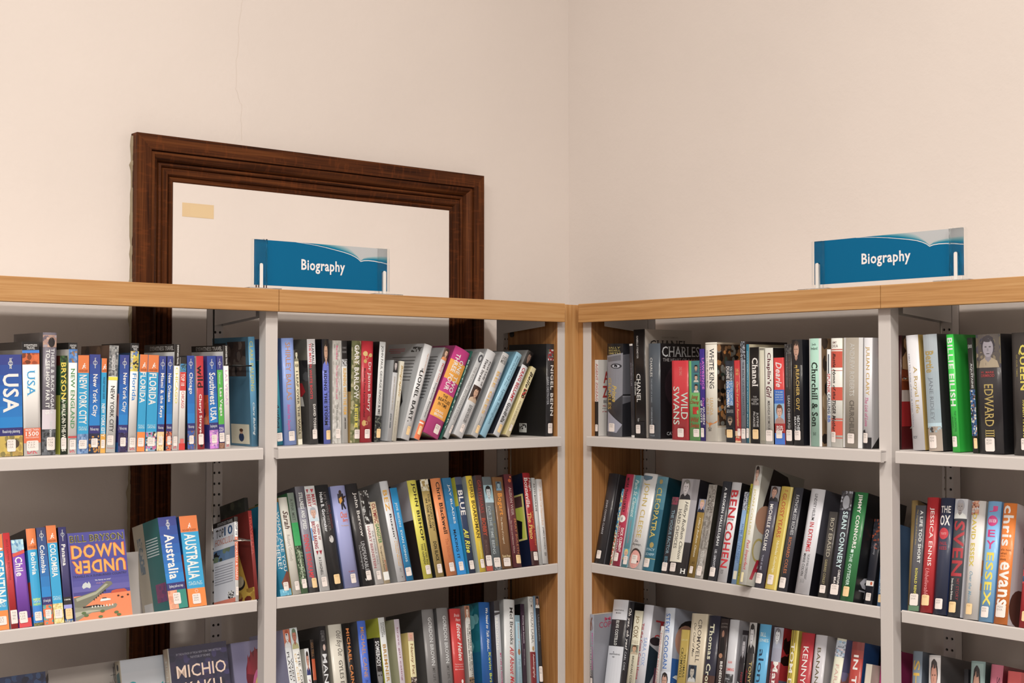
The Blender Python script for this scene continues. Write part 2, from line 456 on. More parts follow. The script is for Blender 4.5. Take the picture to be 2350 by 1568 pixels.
def shelf(unit, s0, s1, z, d0, parent, depth, ext=None):
    bm = bmesh.new()
    slope = SHELF_TILT if d0 > .01 else 0
    # tray: lip profile with a softly rounded front edge, extruded along the shelf
    r = .0025
    prof = [(d0 + r, z), (d0 + r * .3, z - r * .3), (d0, z - r), (d0, z - .0245), (d0 + .0012, z - .0255), (d0 + .012, z - .0255), (d0 + .012, z - .0235), (d0 + .003, z - .0235), (d0 + .003, z - .003), (d0 + .0045, z - .003), (depth, z - .003), (depth, z), (d0 + .004, z)]
    a = [bm.verts.new((s0, y, zz)) for y, zz in prof]; b = [bm.verts.new((s1, y, zz)) for y, zz in prof]
    for i in range(len(prof)):
        j = (i + 1) % len(prof); bm.faces.new((a[i], b[i], b[j], a[j]))
    bm.faces.new(a); bm.faces.new(b[::-1])
    for x0, x1 in ((s0, s0 + .0012), (s1 - .0012, s1)):
        box(bm, x0, x1, d0 + .004, .0515, z - .0235, z - .004)
    if ext:   # behind the posts the tray runs on to the uprights
        for e0, e1 in ((ext[0], s0 - .0001), (s1 + .0001, ext[1])):
            if e1 - e0 > .002: box(bm, e0, e1, .0515, depth - .012, z - .003, z)
        for e0 in (ext if not slope else ()): box(bm, e0 - .0006, e0 + .0006, .0515, depth - .012, z - .0235, z - .0035)
    for v in bm.verts:   # the lower trays slope down to the back behind a vertical lip
        if v.co.y > d0 + .0035 and v.co.z > z - .02: v.co.z -= (v.co.y - d0) * math.tan(slope)
    bmesh.ops.recalc_face_normals(bm, faces=bm.faces)
    return obj('shelf', bm, M_STEEL, parent)
def bay(unit, s0, s1, label, posts, ups, end_panel=None, ends=(), ext=(0, 0, 0)):
    r = empty('shelving_bay', UNIT[unit] @ Matrix.Translation(((s0 + s1) / 2, 0, FLOOR_Z)))
    tag(r, label, 'shelving', 'steel shelving bays around the corner')
    L = Matrix.Translation((-(s0 + s1) / 2, 0, -FLOOR_Z))
    kids = []
    bk = BACK[unit]
    bm = bmesh.new(); box(bm, s0 + .0006, s1 - .0006, 0, .018, RAIL0, RAIL1, bev=.0012); bmesh.ops.recalc_face_normals(bm, faces=bm.faces)
    kids.append(obj('oak_rail', bm, M_OAK_X, r))
    kids.append(boxobj('top_panel', (s0 + .002, s1 - .002, .0185, (.312 if unit == 'L' else .262), .176, .179), M_STEEL, r, 0))
    for e in ends:
        (a0, a1, zz, dd) = e
        kids.append(shelf(unit, a0, a1, zz, dd, r, bk - .004 - (.026 if ext[2] else 0), ext[:2]))
    kids.append(shelf(unit, ends[-1][0], ends[-1][1], FLOOR_Z + .12, .018, r, bk - .004))
    for (a0, a1) in posts:
        kids.append(boxobj('front_post', (a0, a1, .02, .05, FLOOR_Z, RAIL0 + .028), M_STEEL, r, .0012))
    for (a0, a1, off) in ups:
        kids.append(perforated('rear_upright', unit, a0, a1, r, off))
        c = (a0 + a1) / 2
        bm = bmesh.new()   # tapered arm joining post and upright under the top
        for t0, t1 in ((c - .013, c - .0115), (c + .0115, c + .013)):
            v = [bm.verts.new(q_) for q_ in ((t0, .0505, .175), (t0, bk + off - .0005, .175), (t0, bk + off - .0005, .122), (t0, .0505, .137), (t1, .0505, .175), (t1, bk + off - .0005, .175), (t1, bk + off - .0005, .122), (t1, .0505, .137))]
            for f in ((0, 1, 2, 3), (7, 6, 5, 4), (0, 4, 5, 1), (1, 5, 6, 2), (2, 6, 7, 3), (3, 7, 4, 0)): bm.faces.new([v[i] for i in f])
        bmesh.ops.recalc_face_normals(bm, faces=bm.faces)
        kids.append(obj('top_arm', bm, M_STEEL, r))
        kids.append(boxobj('foot_rail', (c - .013, c + .013, .0505, bk + off - .0005, FLOOR_Z, FLOOR_Z + .06), M_STEEL, r))
    if end_panel:
        kids.append(tag(boxobj('end_panel', end_panel + (FLOOR_Z, .172), M_OAKP, r), 'oak veneered end panel'))
    for k in kids: k.matrix_parent_inverse = Matrix.Identity(4); k.matrix_basis = L
    return r
bay('L', -1.80, -.8934, 'steel shelving bay holding travel guides at far left, oak top rail', [], [], None,
    [(-1.80, -.9310, Z1, 0), (-1.80, -.9340, Z2, .018), (-1.80, -.9340, Z3, .018)], (-1.80, -.9106, 0))
bay('L', -.8934, -.0450, 'steel shelving bay left of the corner, in front of the dark frame', [(-.9145, -.8846), (-.0535, -.0277)], [(-.9248, -.8970, 0), (-.0717, -.0470, -.028)],
    (-.0562, -.0537, .0205, .2190), [(-.8935, -.0595, Z1, 0), (-.8842, -.0566, Z2, .018), (-.8842, -.0566, Z3, .018)], (-.9090, -.0566, 1))
bay('R', .0000, .9233, 'steel shelving bay right of the corner, under the plain right wall', [(-.0027, .0285), (.9041, .9344)], [(.0217, .0494, -.022), (.9189, .9475, 0)],
    (.0287, .0312, .0205, .2120), [(.0315, .9215, Z1, 0), (.0316, .9037, Z2, .018), (.0316, .9037, Z3, .018)], (.0316, .9190, 1))
bay('R', .9233, 1.82, 'steel shelving bay holding royal books at far right, oak top rail', [], [], None,
    [(.9570, 1.82, Z1, 0), (.9570, 1.82, Z2, .018), (.9570, 1.82, Z3, .018)], (.9202, 1.82, 0))
# oak post that closes the inner corner (an L in plan)
cp = empty('corner_post', Matrix.Translation((0, 0, FLOOR_Z)))
tag(cp, 'full height light oak post filling the inner corner between both shelving runs', 'post')
bm = bmesh.new(); box(bm, -.0273, .0380, .020, .038, 0, RAIL1 - FLOOR_Z - .001, bev=.001); bmesh.ops.recalc_face_normals(bm, faces=bm.faces)
obj('left_board', bm, M_OAK_Z, cp)
bm = bmesh.new(); box(bm, .0200, .0378, .0030, .0197, 0, RAIL1 - FLOOR_Z - .001, bev=.0006); bmesh.ops.recalc_face_normals(bm, faces=bm.faces)
obj('right_board', bm, M_OAK_Z, cp)
# backstop plate standing at the rear of the far left middle shelf
bs = boxobj('shelf_backstop', (-1.45, -.9980, .168, .171, Z2 - .0350, -.372), M_STEEL)
tag(bs, 'low white backstop plate standing at the rear of the middle left shelf', 'plate')
# knob on the left corner upright
kb = empty('adjuster_knob', Matrix.Translation((-.0545, .200, .1205)))
tag(kb, 'small dark screw knob on the oak panel below the left rail', 'knob')
bm = bmesh.new(); bmesh.ops.create_cone(bm, cap_ends=True, segments=20, radius1=.0085, radius2=.0075, depth=.009, matrix=Matrix.Rotation(PI / 2, 4, 'Y')); obj('knob_head', bm, M_BLACK, kb)
bm = bmesh.new(); bmesh.ops.create_cone(bm, cap_ends=True, segments=12, radius1=.003, radius2=.003, depth=.016, matrix=Matrix.Translation((.008, 0, 0)) @ Matrix.Rotation(PI / 2, 4, 'Y')); obj('screw', bm, M_CHROME, kb)

# sprung wire bookends: a chrome rod bent into a long U hanging from the shelf above
def wire(unit, s, z, zs, lab, m_=M_CHROME, d0=.02, d1=.2, run=.03, side=1):
    r = empty('wire_bookend', UNIT[unit] @ Matrix.Translation((s, 0, z)))
    tag(r, lab, 'bookend', 'wire bookends on the shelves')
    bm = bmesh.new()
    tube(bm, [(run * side, d0 + .012, .001), (0, d0, 0), (-.002 * side, d0 + .02, .0), (-.002 * side, d1 - .006, 0), (-.002 * side, d1, .006), (-.002 * side, d1, zs - z)], .0017)
    obj('wire_loop', bm, m_, r, True)
    return r
wire('L', -.944, -.3505, Z1 - .027, 'chrome wire bookend beside the red and gold book', d0=.03, run=-.035)
wire('L', -.944, .028, .17, 'dark wire bookend against the pale blue illustrated hardback', M_BLACK, d0=.03, run=-.04)
wire('L', -.0592, -.372, Z1 - .027, 'chrome wire bookend beside the oak panel, left of corner', d0=.165, run=-.003)
wire('L', -.0590, -.667, Z2 - .027, 'dark wire bookend on the lowest row left of the corner', M_BLACK, d0=.170, run=-.003)
wire('R', .0345, -.389, Z1 - .027, 'chrome wire bookend beside the oak panel, right of corner', d0=.165, run=.003)
wire('R', .942, .0, .17, 'chrome wire bookend behind the second white post, top row', d0=.056, run=.006)
wire('R', .951, -.392, Z1 - .027, 'chrome wire bookend behind the second white post, middle row', d0=.150, run=.004)

# ------------------------------------------------------------------ acrylic sign holders
def sign(unit, s0, s1, z0, z1, d, label):
    r = empty('section_sign', UNIT[unit] @ Matrix.Translation(((s0 + s1) / 2, d, RAIL1)))
    tag(r, label, 'sign', 'blue section signs on the shelving')
    W = s1 - s0; zb = z0 - RAIL1; zt = z1 - RAIL1; x0 = -W / 2; x1 = W / 2; H = zt - zb
    boxobj('sign_panel', (x0, x1, -.0015, .0015, zb, zt), M_SIGN, r, .0003)
    pr = Print(W, H)
    blue = (.0, .128, .29, 1)
    pr.quad(0, 1, 0, 1, blue)
    line = [(.30, 0), (.36, .012), (.44, .035), (.52, .07), (.60, .115), (.66, .15), (.71, .19), (.745, .235), (.77, .28), (.79, .335)]
    rline = [(.79, .335), (.815, .31), (.85, .30), (.896, .305), (.95, .325), (1, .355)]
    topl = [(.62, 0), (.65, .01), (.68, .03), (.70, .06), (.72, .10), (.735, .14), (.75, .18), (.765, .22), (.775, .26), (.79, .31)]
    topr = [(.79, .31), (.815, .25), (.85, .22), (.896, .20), (.95, .185), (1, .18)]
    cols = [(.0, .128, .29, 1), (.0, .20, .36, 1), (.07, .27, .38, 1), (.17, .37, .45, 1), (.28, .44, .50, 1), (.40, .50, .54, 1), (.50, .53, .56, 1)]
    n = len(cols)
    for k in range(n):
        t = k / (n - 1); u = 1 - (1 - t) ** 1.3
        mixp = lambda A, B: [(a[0] + (b[0] - a[0]) * u, a[1] + (b[1] - a[1]) * u) for a, b in zip(A, B)]
        pr.layer = 1 + k
        c1 = mixp(line, topl); c2 = mixp(rline, topr)
        for (a, b) in list(zip(c1, c1[1:])) + list(zip(c2, c2[1:])):
            pr.poly([(a[0], 0), (b[0], 0), b, a], cols[k])
    pr.layer = n + 2
    white = (.70, .74, .78, 1)
    full = line + rline[1:]
    for a, b in zip(full, full[1:]):
        t = .0045 + .006 * min(1, (a[0] - .3) * 2)
        pr.poly([(a[0], a[1] - t), (b[0], b[1] - t), (b[0], b[1] + t), (a[0], a[1] + t)], white)
    pr.layer = n + 3
    pr.text('h', 'Biography', .37, .685, .337, .667, (.86, .85, .87, 1), 'B')
    pr.build('sign_print', lambda a, v, l: (x0 + W * a, -.00165 - l * .00004, zt - H * v), r, M_SIGNPRINT)
    # two slotted acrylic blocks grip the ends, each on a thin foot plate
    for cx in (x0 + .0125, x1 - .0125):
        bm = bmesh.new()
        hw, dep = .0145, .011
        for y0, y1 in ((-dep, -.0026), (.0026, dep)):
            # plate with a round-topped slot cut from below
            sl, sh = .0045, .045
            n_ = 8
            arc = [(cx + sl * math.cos(PI * k / n_), zb - .001 + sh + sl * math.sin(PI * k / n_)) for k in range(n_ + 1)]
            zlo, zhi = .0032, zt + .001
            out = [(cx + hw, zlo), (cx + hw, zhi), (cx - hw, zhi), (cx - hw, zlo), (cx - sl, zlo)] + arc[::-1] + [(cx + sl, zlo)]
            f = [bm.verts.new((x, y0, z)) for x, z in out]; g = [bm.verts.new((x, y1, z)) for x, z in out]
            m_ = len(out)
            for i in range(m_): bm.faces.new((f[i], f[(i + 1) % m_], g[(i + 1) % m_], g[i]))
            bm.faces.new(f[::-1]); bm.faces.new(g)
        bmesh.ops.recalc_face_normals(bm, faces=bm.faces)
        obj('acrylic_block', bm, M_ACRYL, r)
        bm = bmesh.new()   # pale tab seen in the slot
        arc = [(cx + .0042 * math.cos(PI * k / 8), zb + .0435 + .0042 * math.sin(PI * k / 8)) for k in range(9)]
        out = [(cx - .0042, .0034), (cx + .0042, .0034)] + arc
        f = [bm.verts.new((x, -dep + .0008, z)) for x, z in out]; g = [bm.verts.new((x, -.0032, z)) for x, z in out]
        for i in range(len(out)): bm.faces.new((f[i], f[(i + 1) % len(out)], g[(i + 1) % len(out)], g[i]))
        bm.faces.new(f[::-1]); bm.faces.new(g); bmesh.ops.recalc_face_normals(bm, faces=bm.faces)
        obj('slot_tab', bm, M_SIGN, r)
        boxobj('acrylic_foot', (cx - .040, cx + .040, -.030, .03, .0, .003), M_ACRYL2, r, .0004)
sign('L', -.9305, -.578, .2063, .3067, .045, 'blue section sign in clear acrylic holders on the left shelving top')
sign('R', .7250, 1.0905, .2087, .3052, .045, 'blue section sign in clear acrylic holders on the right shelving top')

# ------------------------------------------------------------------ books
# place = (along shelf, height, setback, lean, tilt back, thickness, height, depth); style: n sans, B bold, s serif, S bold serif, i italic, j bold italic
def T(t,v0,v1,c,s='n',a=.2,b=.8): return ['t',t,v0,v1,a,b,c,s]
def Hz(t,v0,v1,c,s='n',a=.12,b=.88): return ['h',t,v0,v1,a,b,c,s]
def U(t,v0,v1,c,s='n',a=.2,b=.8): return ['u',t,v0,v1,a,b,c,s]   # mirrored upside down
def Bd(v0,v1,c,a=0,b=1): return ['b',v0,v1,a,b,c]
def X(v0,v1,c,a=0,b=1,n=5): return ['x',v0,v1,a,b,c,n]
def P(v0,v1,bg,hair,skin,cloth,a=0,b=1): return ['p',v0,v1,a,b,bg,hair,skin,cloth]
def El(v0,v1,c,a=0,b=1): return ['e',v0,v1,a,b,c]
def R(vc,rad,c,ac=.5): return ['r',vc,rad,ac,c]
def Pg(pts,c): return ['g',pts,c]
def S(code='',v0=.87,a=.22,b=.78,c='w',h=.09): return ['s',v0,v0+h,a,b,c,code]
def G(v0,v1,c0,c1,n=5,a=0,b=1):
    f=lambda c:[int(c[i:i+2],16) for i in (0,2,4)]
    A,B=f(c0),f(c1);o=[]
    for i in range(n):
        t=(i+.5)/n;o.append(Bd(v0+(v1-v0)*i/n,v0+(v1-v0)*(i+1)/n,'%02x%02x%02x'%tuple(int(A[k]+(B[k]-A[k])*t) for k in range(3)),a,b))
    return o
def LP(title,v0,v1,foot='',pic=('c9a24a','8a6a3a','5a4a3a'),code='',top='3b3b80',mid='1f5ba8',lo='0a86c8',a=.2,b=.75,fv=.72):
    L=G(0,.3,top,mid,3)+G(.3,fv,mid,lo,4)+[Bd(fv,fv+.08,'33306e')]+[X(fv+.08,1,pic)]
    L+=[R(.085,.022,'dfe3f0'),T('lonely planet',.035,.14,'e8eaf5','n',.4,.6),T(title,v0,v1,'f4f0ee','B',a,b)]
    if foot: L+=[Hz(foot,fv+.02,fv+.06,'dcd9ea')]
    return L+([S(code,.85,.2,.8)] if code else [])
def RG(title,v0,v1,code='',cut=.18,foot='f08228',lowpic=None,a=.12,b=.82):
    L=[Bd(0,cut,'e5752d'),Bd(cut,.8,'1c9cc8'),Bd(.8,1,foot)]
    if lowpic: L+=[X(.8,1,lowpic)]
    L+=[['f',cut*.62,.035,.5,'ffffff'],Hz('ROUGH GUIDES',cut*.82,cut*.94,'7a2a10'),T(title,v0,v1,'f6f4f0','B',a,b),Hz('FULLY',.725,.74,'cfeaf4'),Hz('UPDATED',.745,.765,'cfeaf4')]
    return L+([S(code,.86,.12,.85)] if code else [])
def EW(title,v0,v1,tc,pic,code='',cut=.075,cut2=.2,vert=False,style='s'):
    L=[Bd(0,cut,'1d1a1a'),X(cut,cut2,pic,n=4)]
    if vert: L+=[Bd(0,cut2,'17120f',.1,1),T('EYEWITNESS TRAVEL',.01,cut2-.01,'e8e0d8','B',.45,.75)]
    else: L+=[Hz('EYEWITNESS',cut*.3,cut*.58,'d8d0c8','s'),Hz('TRAVEL',cut*.62,cut*.92,'d8d0c8','s',.25,.75)]
    L+=[T(title,v0,v1,tc,style,.25,.72),Hz('DK',.94,.985,'d84050','s',.2,.8)]
    return L+([S(code,.87,.15,.85)] if code else [])
BK=[]
def bk(bay,place,c,desc,els=(),side='',se=(),k='P'):
    fl=[]
    for e in els:
        if e and isinstance(e[0],list): fl+=e
        else: fl.append(e)
    sl=[]
    for e in se:
        if e and isinstance(e[0],list): sl+=e
        else: sl.append(e)
    BK.append(dict(bay=bay,place=place,c=c,desc=desc,els=fl,side=side or c,se=sl,k=k))
# ---------------- A1 : travel guides
bk('A1',(-1.4825,-0.1496,0.03,-0.0232,0,0.0437,0.195,0.129),'3b3b80','thick blue guidebook lettered with three huge white capitals',[LP('USA',.19,.57,'Road-trip planning',('c9a845','a8863a','8a7a40'),'',a=.15,b=.85),El(.83,.93,'4a3a2c',.25,.85),S('917',.835,.3,.68,h=.12)])
bk('A1',(-1.4368,-0.1496,0.03,-0.0273,0,0.0331,0.2208,0.146),'ece4e0','white guidebook with canyon photo and cyan serif capitals',[EW('USA',.25,.48,'2c9fd0',('d8642a','e88a4a','7a3a20','b04a20'),'917'),Bd(.075,.1,'3a80d0'),Bd(.76,.89,'e0663a'),Hz('MORE THAN',.765,.785,'f4e0d8'),Hz('1500',.79,.83,'f8f0ec','B'),Hz('PHOTOGRAPHS',.835,.85,'f4d0c0')],side='4a4744',se=[Bd(0,.07,'2a2624'),Bd(.07,.13,'8a8480')])
bk('A1',(-1.4024,-0.1495,0.03,0.0009,0,0.0271,0.2396,0.158),'6f666c','tall grey travelogue with horsemen photo above white capitals',[X(.02,.12,('b08878','c09880','7a6a70','a89a9c')),El(.04,.12,'2a2426',.35,.85),Bd(.63,.79,'d8c8c8'),X(.79,1,('5a5a5c','3a3a3a','6a6a6c')),T('TO SEE HOW FAR IT IS',.14,.67,'e8e4e0','B',.2,.47),T('THERE & BACK AGAIN',.13,.66,'e0dad6','B',.55,.82),T('Tim Watson',.72,.85,'d8d4d0','B',.5,.72),S('917',.855,.3,.92,h=.105)],side='5a5350',k='H')
bk('A1',(-1.3657,-0.1496,0.03,-0.0096,0,0.0146,0.1946,0.128),'20301c','dark jungle paperback with yellow outlined capitals down spine',[X(0,.6,('1c3a1c','284a26','142414','3a5a2a')),T('BRYSON',.07,.44,'e6c83c','B',.12,.82),T('A-WALK-IN-THE-WOODS',.44,.97,'e8e0c8','B',.2,.75),S('917',.83,.1,.8,h=.12)],side='c8c43a',se=[Bd(0,.1,'5a1c14'),Bd(.1,.4,'2a4a2a')])
bk('A1',(-1.3499,-0.1496,0.03,-0.0015,0,0.0172,0.2207,0.146),'ece6e0','white guidebook with town photo and thin green capitals',[EW('NEW ENGLAND',.23,.77,'3f8a4c',('4a80c0','7a9ac8','a8784a','5a6a8a'),'917',cut=.06,cut2=.18),Bd(.84,.855,'d03a3a')],side='dcd4cc',se=[Bd(0,.06,'24201e')])
bk('A1',(-1.3314,-0.1495,0.03,0.0016,0,0.0224,0.1959,0.129),'1c9cc8','cyan guidebook with orange head and bold white capitals',[RG('NEW YORK CITY',.2,.7,'917',lowpic=('6a8ab0','8aa0c0','4a6a98'))])
bk('A1',(-1.3078,-0.1495,0.03,0.0023,0,0.0223,0.1978,0.131),'3b3b80','violet blue guidebook with white mixed case lettering and colour strip',[LP('New York City',.2,.63,'Pull-out map',('2a2c44','c8862a','18304a'),'917')],side='4a3444')
bk('A1',(-1.2843,-0.1495,0.03,0.0112,0,0.0106,0.1902,0.126),'1c9cc8','slim short cyan guidebook with orange head',[RG('NEW YORK CITY',.48,.83,'917',cut=.15,foot='e0a030'),T('POCKET ROUGH GUIDE',.2,.43,'15506c','B',.3,.7)])
bk('A1',(-1.2725,-0.149,0.03,0.0296,0,0.0195,0.2164,0.143),'e6e0dc','white guidebook with grey skyline photo and thin black capitals',[X(0,.29,('8a8680','6a6866','a8a49c','56585a')),Bd(.09,.23,'dcd4cc',.35,.65),T('EYEWITNESS',.095,.225,'1a1818','B',.4,.6),Bd(.295,.325,'f0dc20'),T('NEW YORK CITY',.38,.81,'2a2826','n',.28,.72),Hz('Penguin',.955,.965,'c04040'),S('917',.84,.1,.75)],side='5a4636',se=[X(0,.4,('5a4030','7a5a40','3a2c24'))])
bk('A1',(-1.2468,-0.1493,0.03,0.0162,0,0.0195,0.1975,0.13),'3b3b80','violet blue guidebook whose blue cover edge shows on its left',[LP('New York City',.185,.59,'Pull-out map',('3a2c54','4a4a7a','2a2040'),'917',a=.25,b=.8)],side='2a6cae',se=[X(.4,.9,('d8a0a0','a83a3a','3a3a7a','e0c0b8'))])
bk('A1',(-1.2261,-0.1491,0.03,0.0245,0,0.0177,0.2217,0.146),'eee8e4','white guidebook with palm sunset photo and blue lowercase title',[EW('Florida',.28,.53,'2a86c8',('e0c840','5a7ab0','2a2a34','c8a030'),'917',cut=.075,cut2=.26,style='n'),T('EYEWITNESS TRAVEL',.08,.25,'e8e0d8','B',.03,.25)],side='1e3a5c',se=[Bd(0,.09,'24201e')],k='H')
bk('A1',(-1.2071,-0.149,0.03,0.033,0,0.0172,0.1986,0.131),'1c9cc8','cyan guidebook with orange head and orange foot',[RG('FLORIDA',.18,.5,'917')])
bk('A1',(-1.1875,-0.149,0.03,0.027,0,0.0229,0.1979,0.131),'1c9cc8','cyan guidebook with orange head, palm photo at foot',[RG('FLORIDA',.19,.52,'917',lowpic=('88a4b8','e0c8a0','c85a88','303838'))])
bk('A1',(-1.1632,-0.1492,0.03,0.0256,0,0.0152,0.1957,0.129),'3b3b80','narrow deep blue guidebook with long white title and ampersand',[LP('Miami & the Keys',.18,.65,'Pull-out map',('f0c890','e8b878','f0d0a0'),'917',a=.15,b=.75)])
bk('A1',(-1.1428,-0.1494,0.03,0.0106,0,0.0128,0.1961,0.129),'3b3b80','narrow blue guidebook with white title, orange photo foot',[LP('New Orleans',.185,.485,'Pull-out map',('e0682a','4a2a4a','7a8088'),'917',a=.2,b=.75)],side='2a2228',se=[X(.2,.9,('2a4a2a','6a1c1c','1c1c24'))])
bk('A1',(-1.1288,-0.1493,0.03,0.0202,0,0.0124,0.2216,0.146),'efe9e4','white guidebook with black capped head and yellow serif capitals',[EW('CHICAGO',.22,.56,'e6d43c',('1a1614','241e1a'),'917',cut=.03,cut2=.205,vert=True)],side='dedad6',se=[Bd(0,.075,'241e1c'),T('EYEWITNESS TRAVEL',.0,.01,'241e1c'),Hz('EYEWITNESS TRAVEL',.018,.058,'c8c0b8','s',.2,.97)])
bk('A1',(-1.1138,-0.1494,0.03,0.0128,0,0.0137,0.1941,0.128),'efe9e4','short pocket guidebook in white and red',[Bd(0,.07,'24201e'),X(.07,.16,('3a8ab8','5a7a5a','2a4a5a')),Bd(.16,.36,'d83a30'),T('TOP 10',.18,.31,'f4ece8','B',.15,.75),T('CHICAGO',.37,.55,'d8504a','n',.25,.75),Bd(.88,.93,'d8605a',.2,.8),Bd(.93,1,'d02a24')])
bk('A1',(-1.0935,-0.1496,0.03,-0.0149,0,0.0169,0.1976,0.13),'2c3f8c','saturated blue guidebook lettered in white below a ring logo',[LP('Chicago',.18,.41,'Pull-out map',('3a5aa0','8a5a4a','5a4a44'),'917',top='2c3f8c',a=.15,b=.75)],side='20242e')
bk('A1',(-1.0711,-0.1496,0.03,-0.0224,0,0.0166,0.197,0.13),'b82a30','red paperback with rounded black lowercase title',[T('wild',.1,.34,'1c1414','B',.1,.9),T('Cheryl Strayed',.41,.86,'f0e4e0','B',.22,.7),El(.94,.98,'2a1a1a',.4,.75),['s',.835,.95,.15,.85,'w','']],side='d8ccc4')
bk('A1',(-1.0418,-0.1496,0.03,-0.043,0,0.0205,0.1974,0.13),'2c3f8c','blue guidebook beside its purple and orange desert cover',[LP('Southwest USA',.18,.7,'Best planning advice',('d07ac8','9a6ab0','e0a8c8'),'917',top='2c3f8c',a=.15,b=.85)],side='4a3c7e',se=[X(.42,.74,('e0703a','c8502a','6a3a6a','e89a6a'),.2,1),Bd(.74,.93,'38307a')])
bk('A1',(-1.0201,-0.1496,0.03,-0.0389,0,0.0132,0.1976,0.13),'3b3b80','slim green and violet guidebook',[Bd(0,.15,'3b3b80'),Bd(.15,.74,'4caf3c'),Bd(.74,.83,'4a3f8c'),X(.94,1,('8a5a44','a87a5a')),R(.08,.018,'dfe3f0'),T('lonely planet',.03,.13,'e8eaf5','n',.4,.6),T('Discover',.18,.31,'c8e8b8','n',.25,.65),T('Las Vegas',.345,.65,'f0f4e8','B',.2,.8),Hz('PULL',.77,.79,'f0e8f8','B'),Hz('OUT',.795,.82,'f0e8f8','B'),S('917',.83,.05,.95,h=.1)])
bk('A1',(-1.0057,-0.1496,0.03,-0.0328,0,0.012,0.2211,0.146),'ece4e0','slim white guidebook with black head and pale pink capitals',[EW('LAS VEGAS',.24,.58,'d8a8c8',('1a1614','241e1a'),'917',cut=.03,cut2=.2,vert=True)],side='dedad6',se=[Bd(0,.06,'16110f'),Hz('EYEWITNESS TRAVEL',.012,.05,'c8c0b8','s',.15,.97)])
bk('A1',(-0.9268,-0.1496,0.057,-0.0463,0,0.0163,0.2414,0.165),'5a93b0','large pale blue illustrated hardback half hidden by the white post',[T('CLARE BALDING',.04,.5,'c8b84a','s',.15,.6),T('Clare Balding',.6,.9,'d8d8d0','i',.2,.6)],side='4a7488',se=[X(.04,.36,('4a3a34','3a3230','6a5a50'),.42,.92),Bd(.05,.37,'24282c',.02,.38),Bd(.8,.98,'e0d0b0',.45,.95),El(.88,.96,'2a3a5a',.66,.8),El(.85,.89,'c89878',.69,.77),El(.84,.87,'5a3420',.68,.78),Bd(.82,.86,'9a3a30',.05,.4),Bd(.86,.95,'ccc6c0',.05,.4)],k='H')
# ---------------- A2
bk('A2',(-1.4909,-0.4796,0.024,-0.002,0.25,0.0275,0.1831,0.121),'1c9cc8','cyan and orange guidebook cut by the picture edge',[RG('ARGENTINA',.12,.74,'918',a=.3,b=.95)])
bk('A2',(-1.4598,-0.4796,0.024,-0.0154,0.25,0.0135,0.1843,0.122),'c0282c','thin red paperback with tiny lettering',[T('BRUCE CHATWIN  IN PATAGONIA',.07,.5,'8a1c1c','n',.35,.65),Bd(.81,.95,'ece4dc',.1,1),S('918',.81,.2,1,h=.14)],side='d8c4b4')
bk('A2',(-1.4438,-0.4796,0.024,-0.0225,0.25,0.0237,0.1696,0.112),'7f45a8','purple guidebook with icy photo at its head',[X(0,.15,('9ac0d0','b8d4dc','6a98b8')),Pg([(0,.16),(1,.12),(1,.16),(0,.2)],'d84a3a'),T('Chile',.2,.42,'f0e8f4','B',.15,.75),Bd(.9,1,'d83a40'),S('918',.82,.05,.7,h=.13)])
bk('A2',(-1.4159,-0.4796,0.024,-0.0073,0.25,0.0186,0.1891,0.125),'1c9ad8','sky blue guidebook with orange head and pale rounded lettering',[RG('Bolivia',.25,.48,'918',cut=.22,foot='2f80c8',lowpic=None,a=.25,b=.75),Hz('NEW',.72,.745,'c8e03a','B'),Hz('NEW',.77,.795,'c8e03a','B'),X(.97,1,('8a7a3a','5a5a34'))],side='1a78b8',se=[Bd(0,.22,'0c0a0c'),X(.55,.9,('d84a2a','5a5a8a','2a3a6a'),.3,1)],k='H')
bk('A2',(-1.3961,-0.4796,0.024,-0.0029,0.25,0.0183,0.1901,0.125),'3c3a5e','dark slate guidebook fading to blue, white title',[LP('Colombia',.185,.475,'#1 travel guide',('e8703a','3aa09a','e07040'),'918',top='3c3a5e',mid='2a5c98',a=.2,b=.7)])
bk('A2',(-1.3763,-0.4796,0.024,-0.0042,0.25,0.0197,0.1926,0.127),'1c9cc8','cyan guidebook with orange head leaning beside the dark violet one',[RG('COLOMBIA',.19,.53,'918',lowpic=('f0dc98','e8c878','d8b860'),a=.2,b=.8)],side='8a3a2a')
bk('A2',(-1.3549,-0.4794,0.024,0.0088,0.25,0.0162,0.1877,0.124),'3f3a66','dark violet narrow guidebook with pale band at foot',[R(.08,.02,'dfe3f0'),T('lonely planet',.03,.15,'e8eaf5','n',.4,.6),T('Panama',.185,.41,'f0ece8','B',.25,.75),Bd(.74,.82,'2a2424'),Hz('100%',.76,.775,'e8e0d0','B'),Bd(.82,.86,'9a98d0'),X(.97,1,('3a6aa0','b8a888')),S('918',.86,.12,.95,'c',h=.11)],side='101014')
bk('A2',(-1.3328,-0.478,0.03,0,0.25,0.022,0.1756,0.12),'47428a','violet face-out paperback with mirrored orange lettering and crocodile',(),side='47428a',k='F')
bk('A2',(-1.1338,-0.4796,0.024,-0.0339,0.25,0.0411,0.1926,0.128),'3b3b80','thick violet guidebook between brown cover and orange headed guide',[LP('Australia',.19,.68,'Sydney pull-out map',('f0a078','e89068'),'',a=.2,b=.75),Bd(.8,1,'2a8a78',.5,1),S('919',.83,.25,.65,h=.12)],side='1f6a68',se=[Bd(0,1,'b0a088',0,.42),X(.15,.55,('6a7880','a8a090'),.12,.3,3),Bd(.88,.98,'d0c8c0',.08,.4),X(.7,.9,('8a3a6a','6a3a6a'),.6,.98,4)]+[Bd(.2+.03*i,.212+.03*i,'cfd8d4',.45,.9) for i in range(7)])
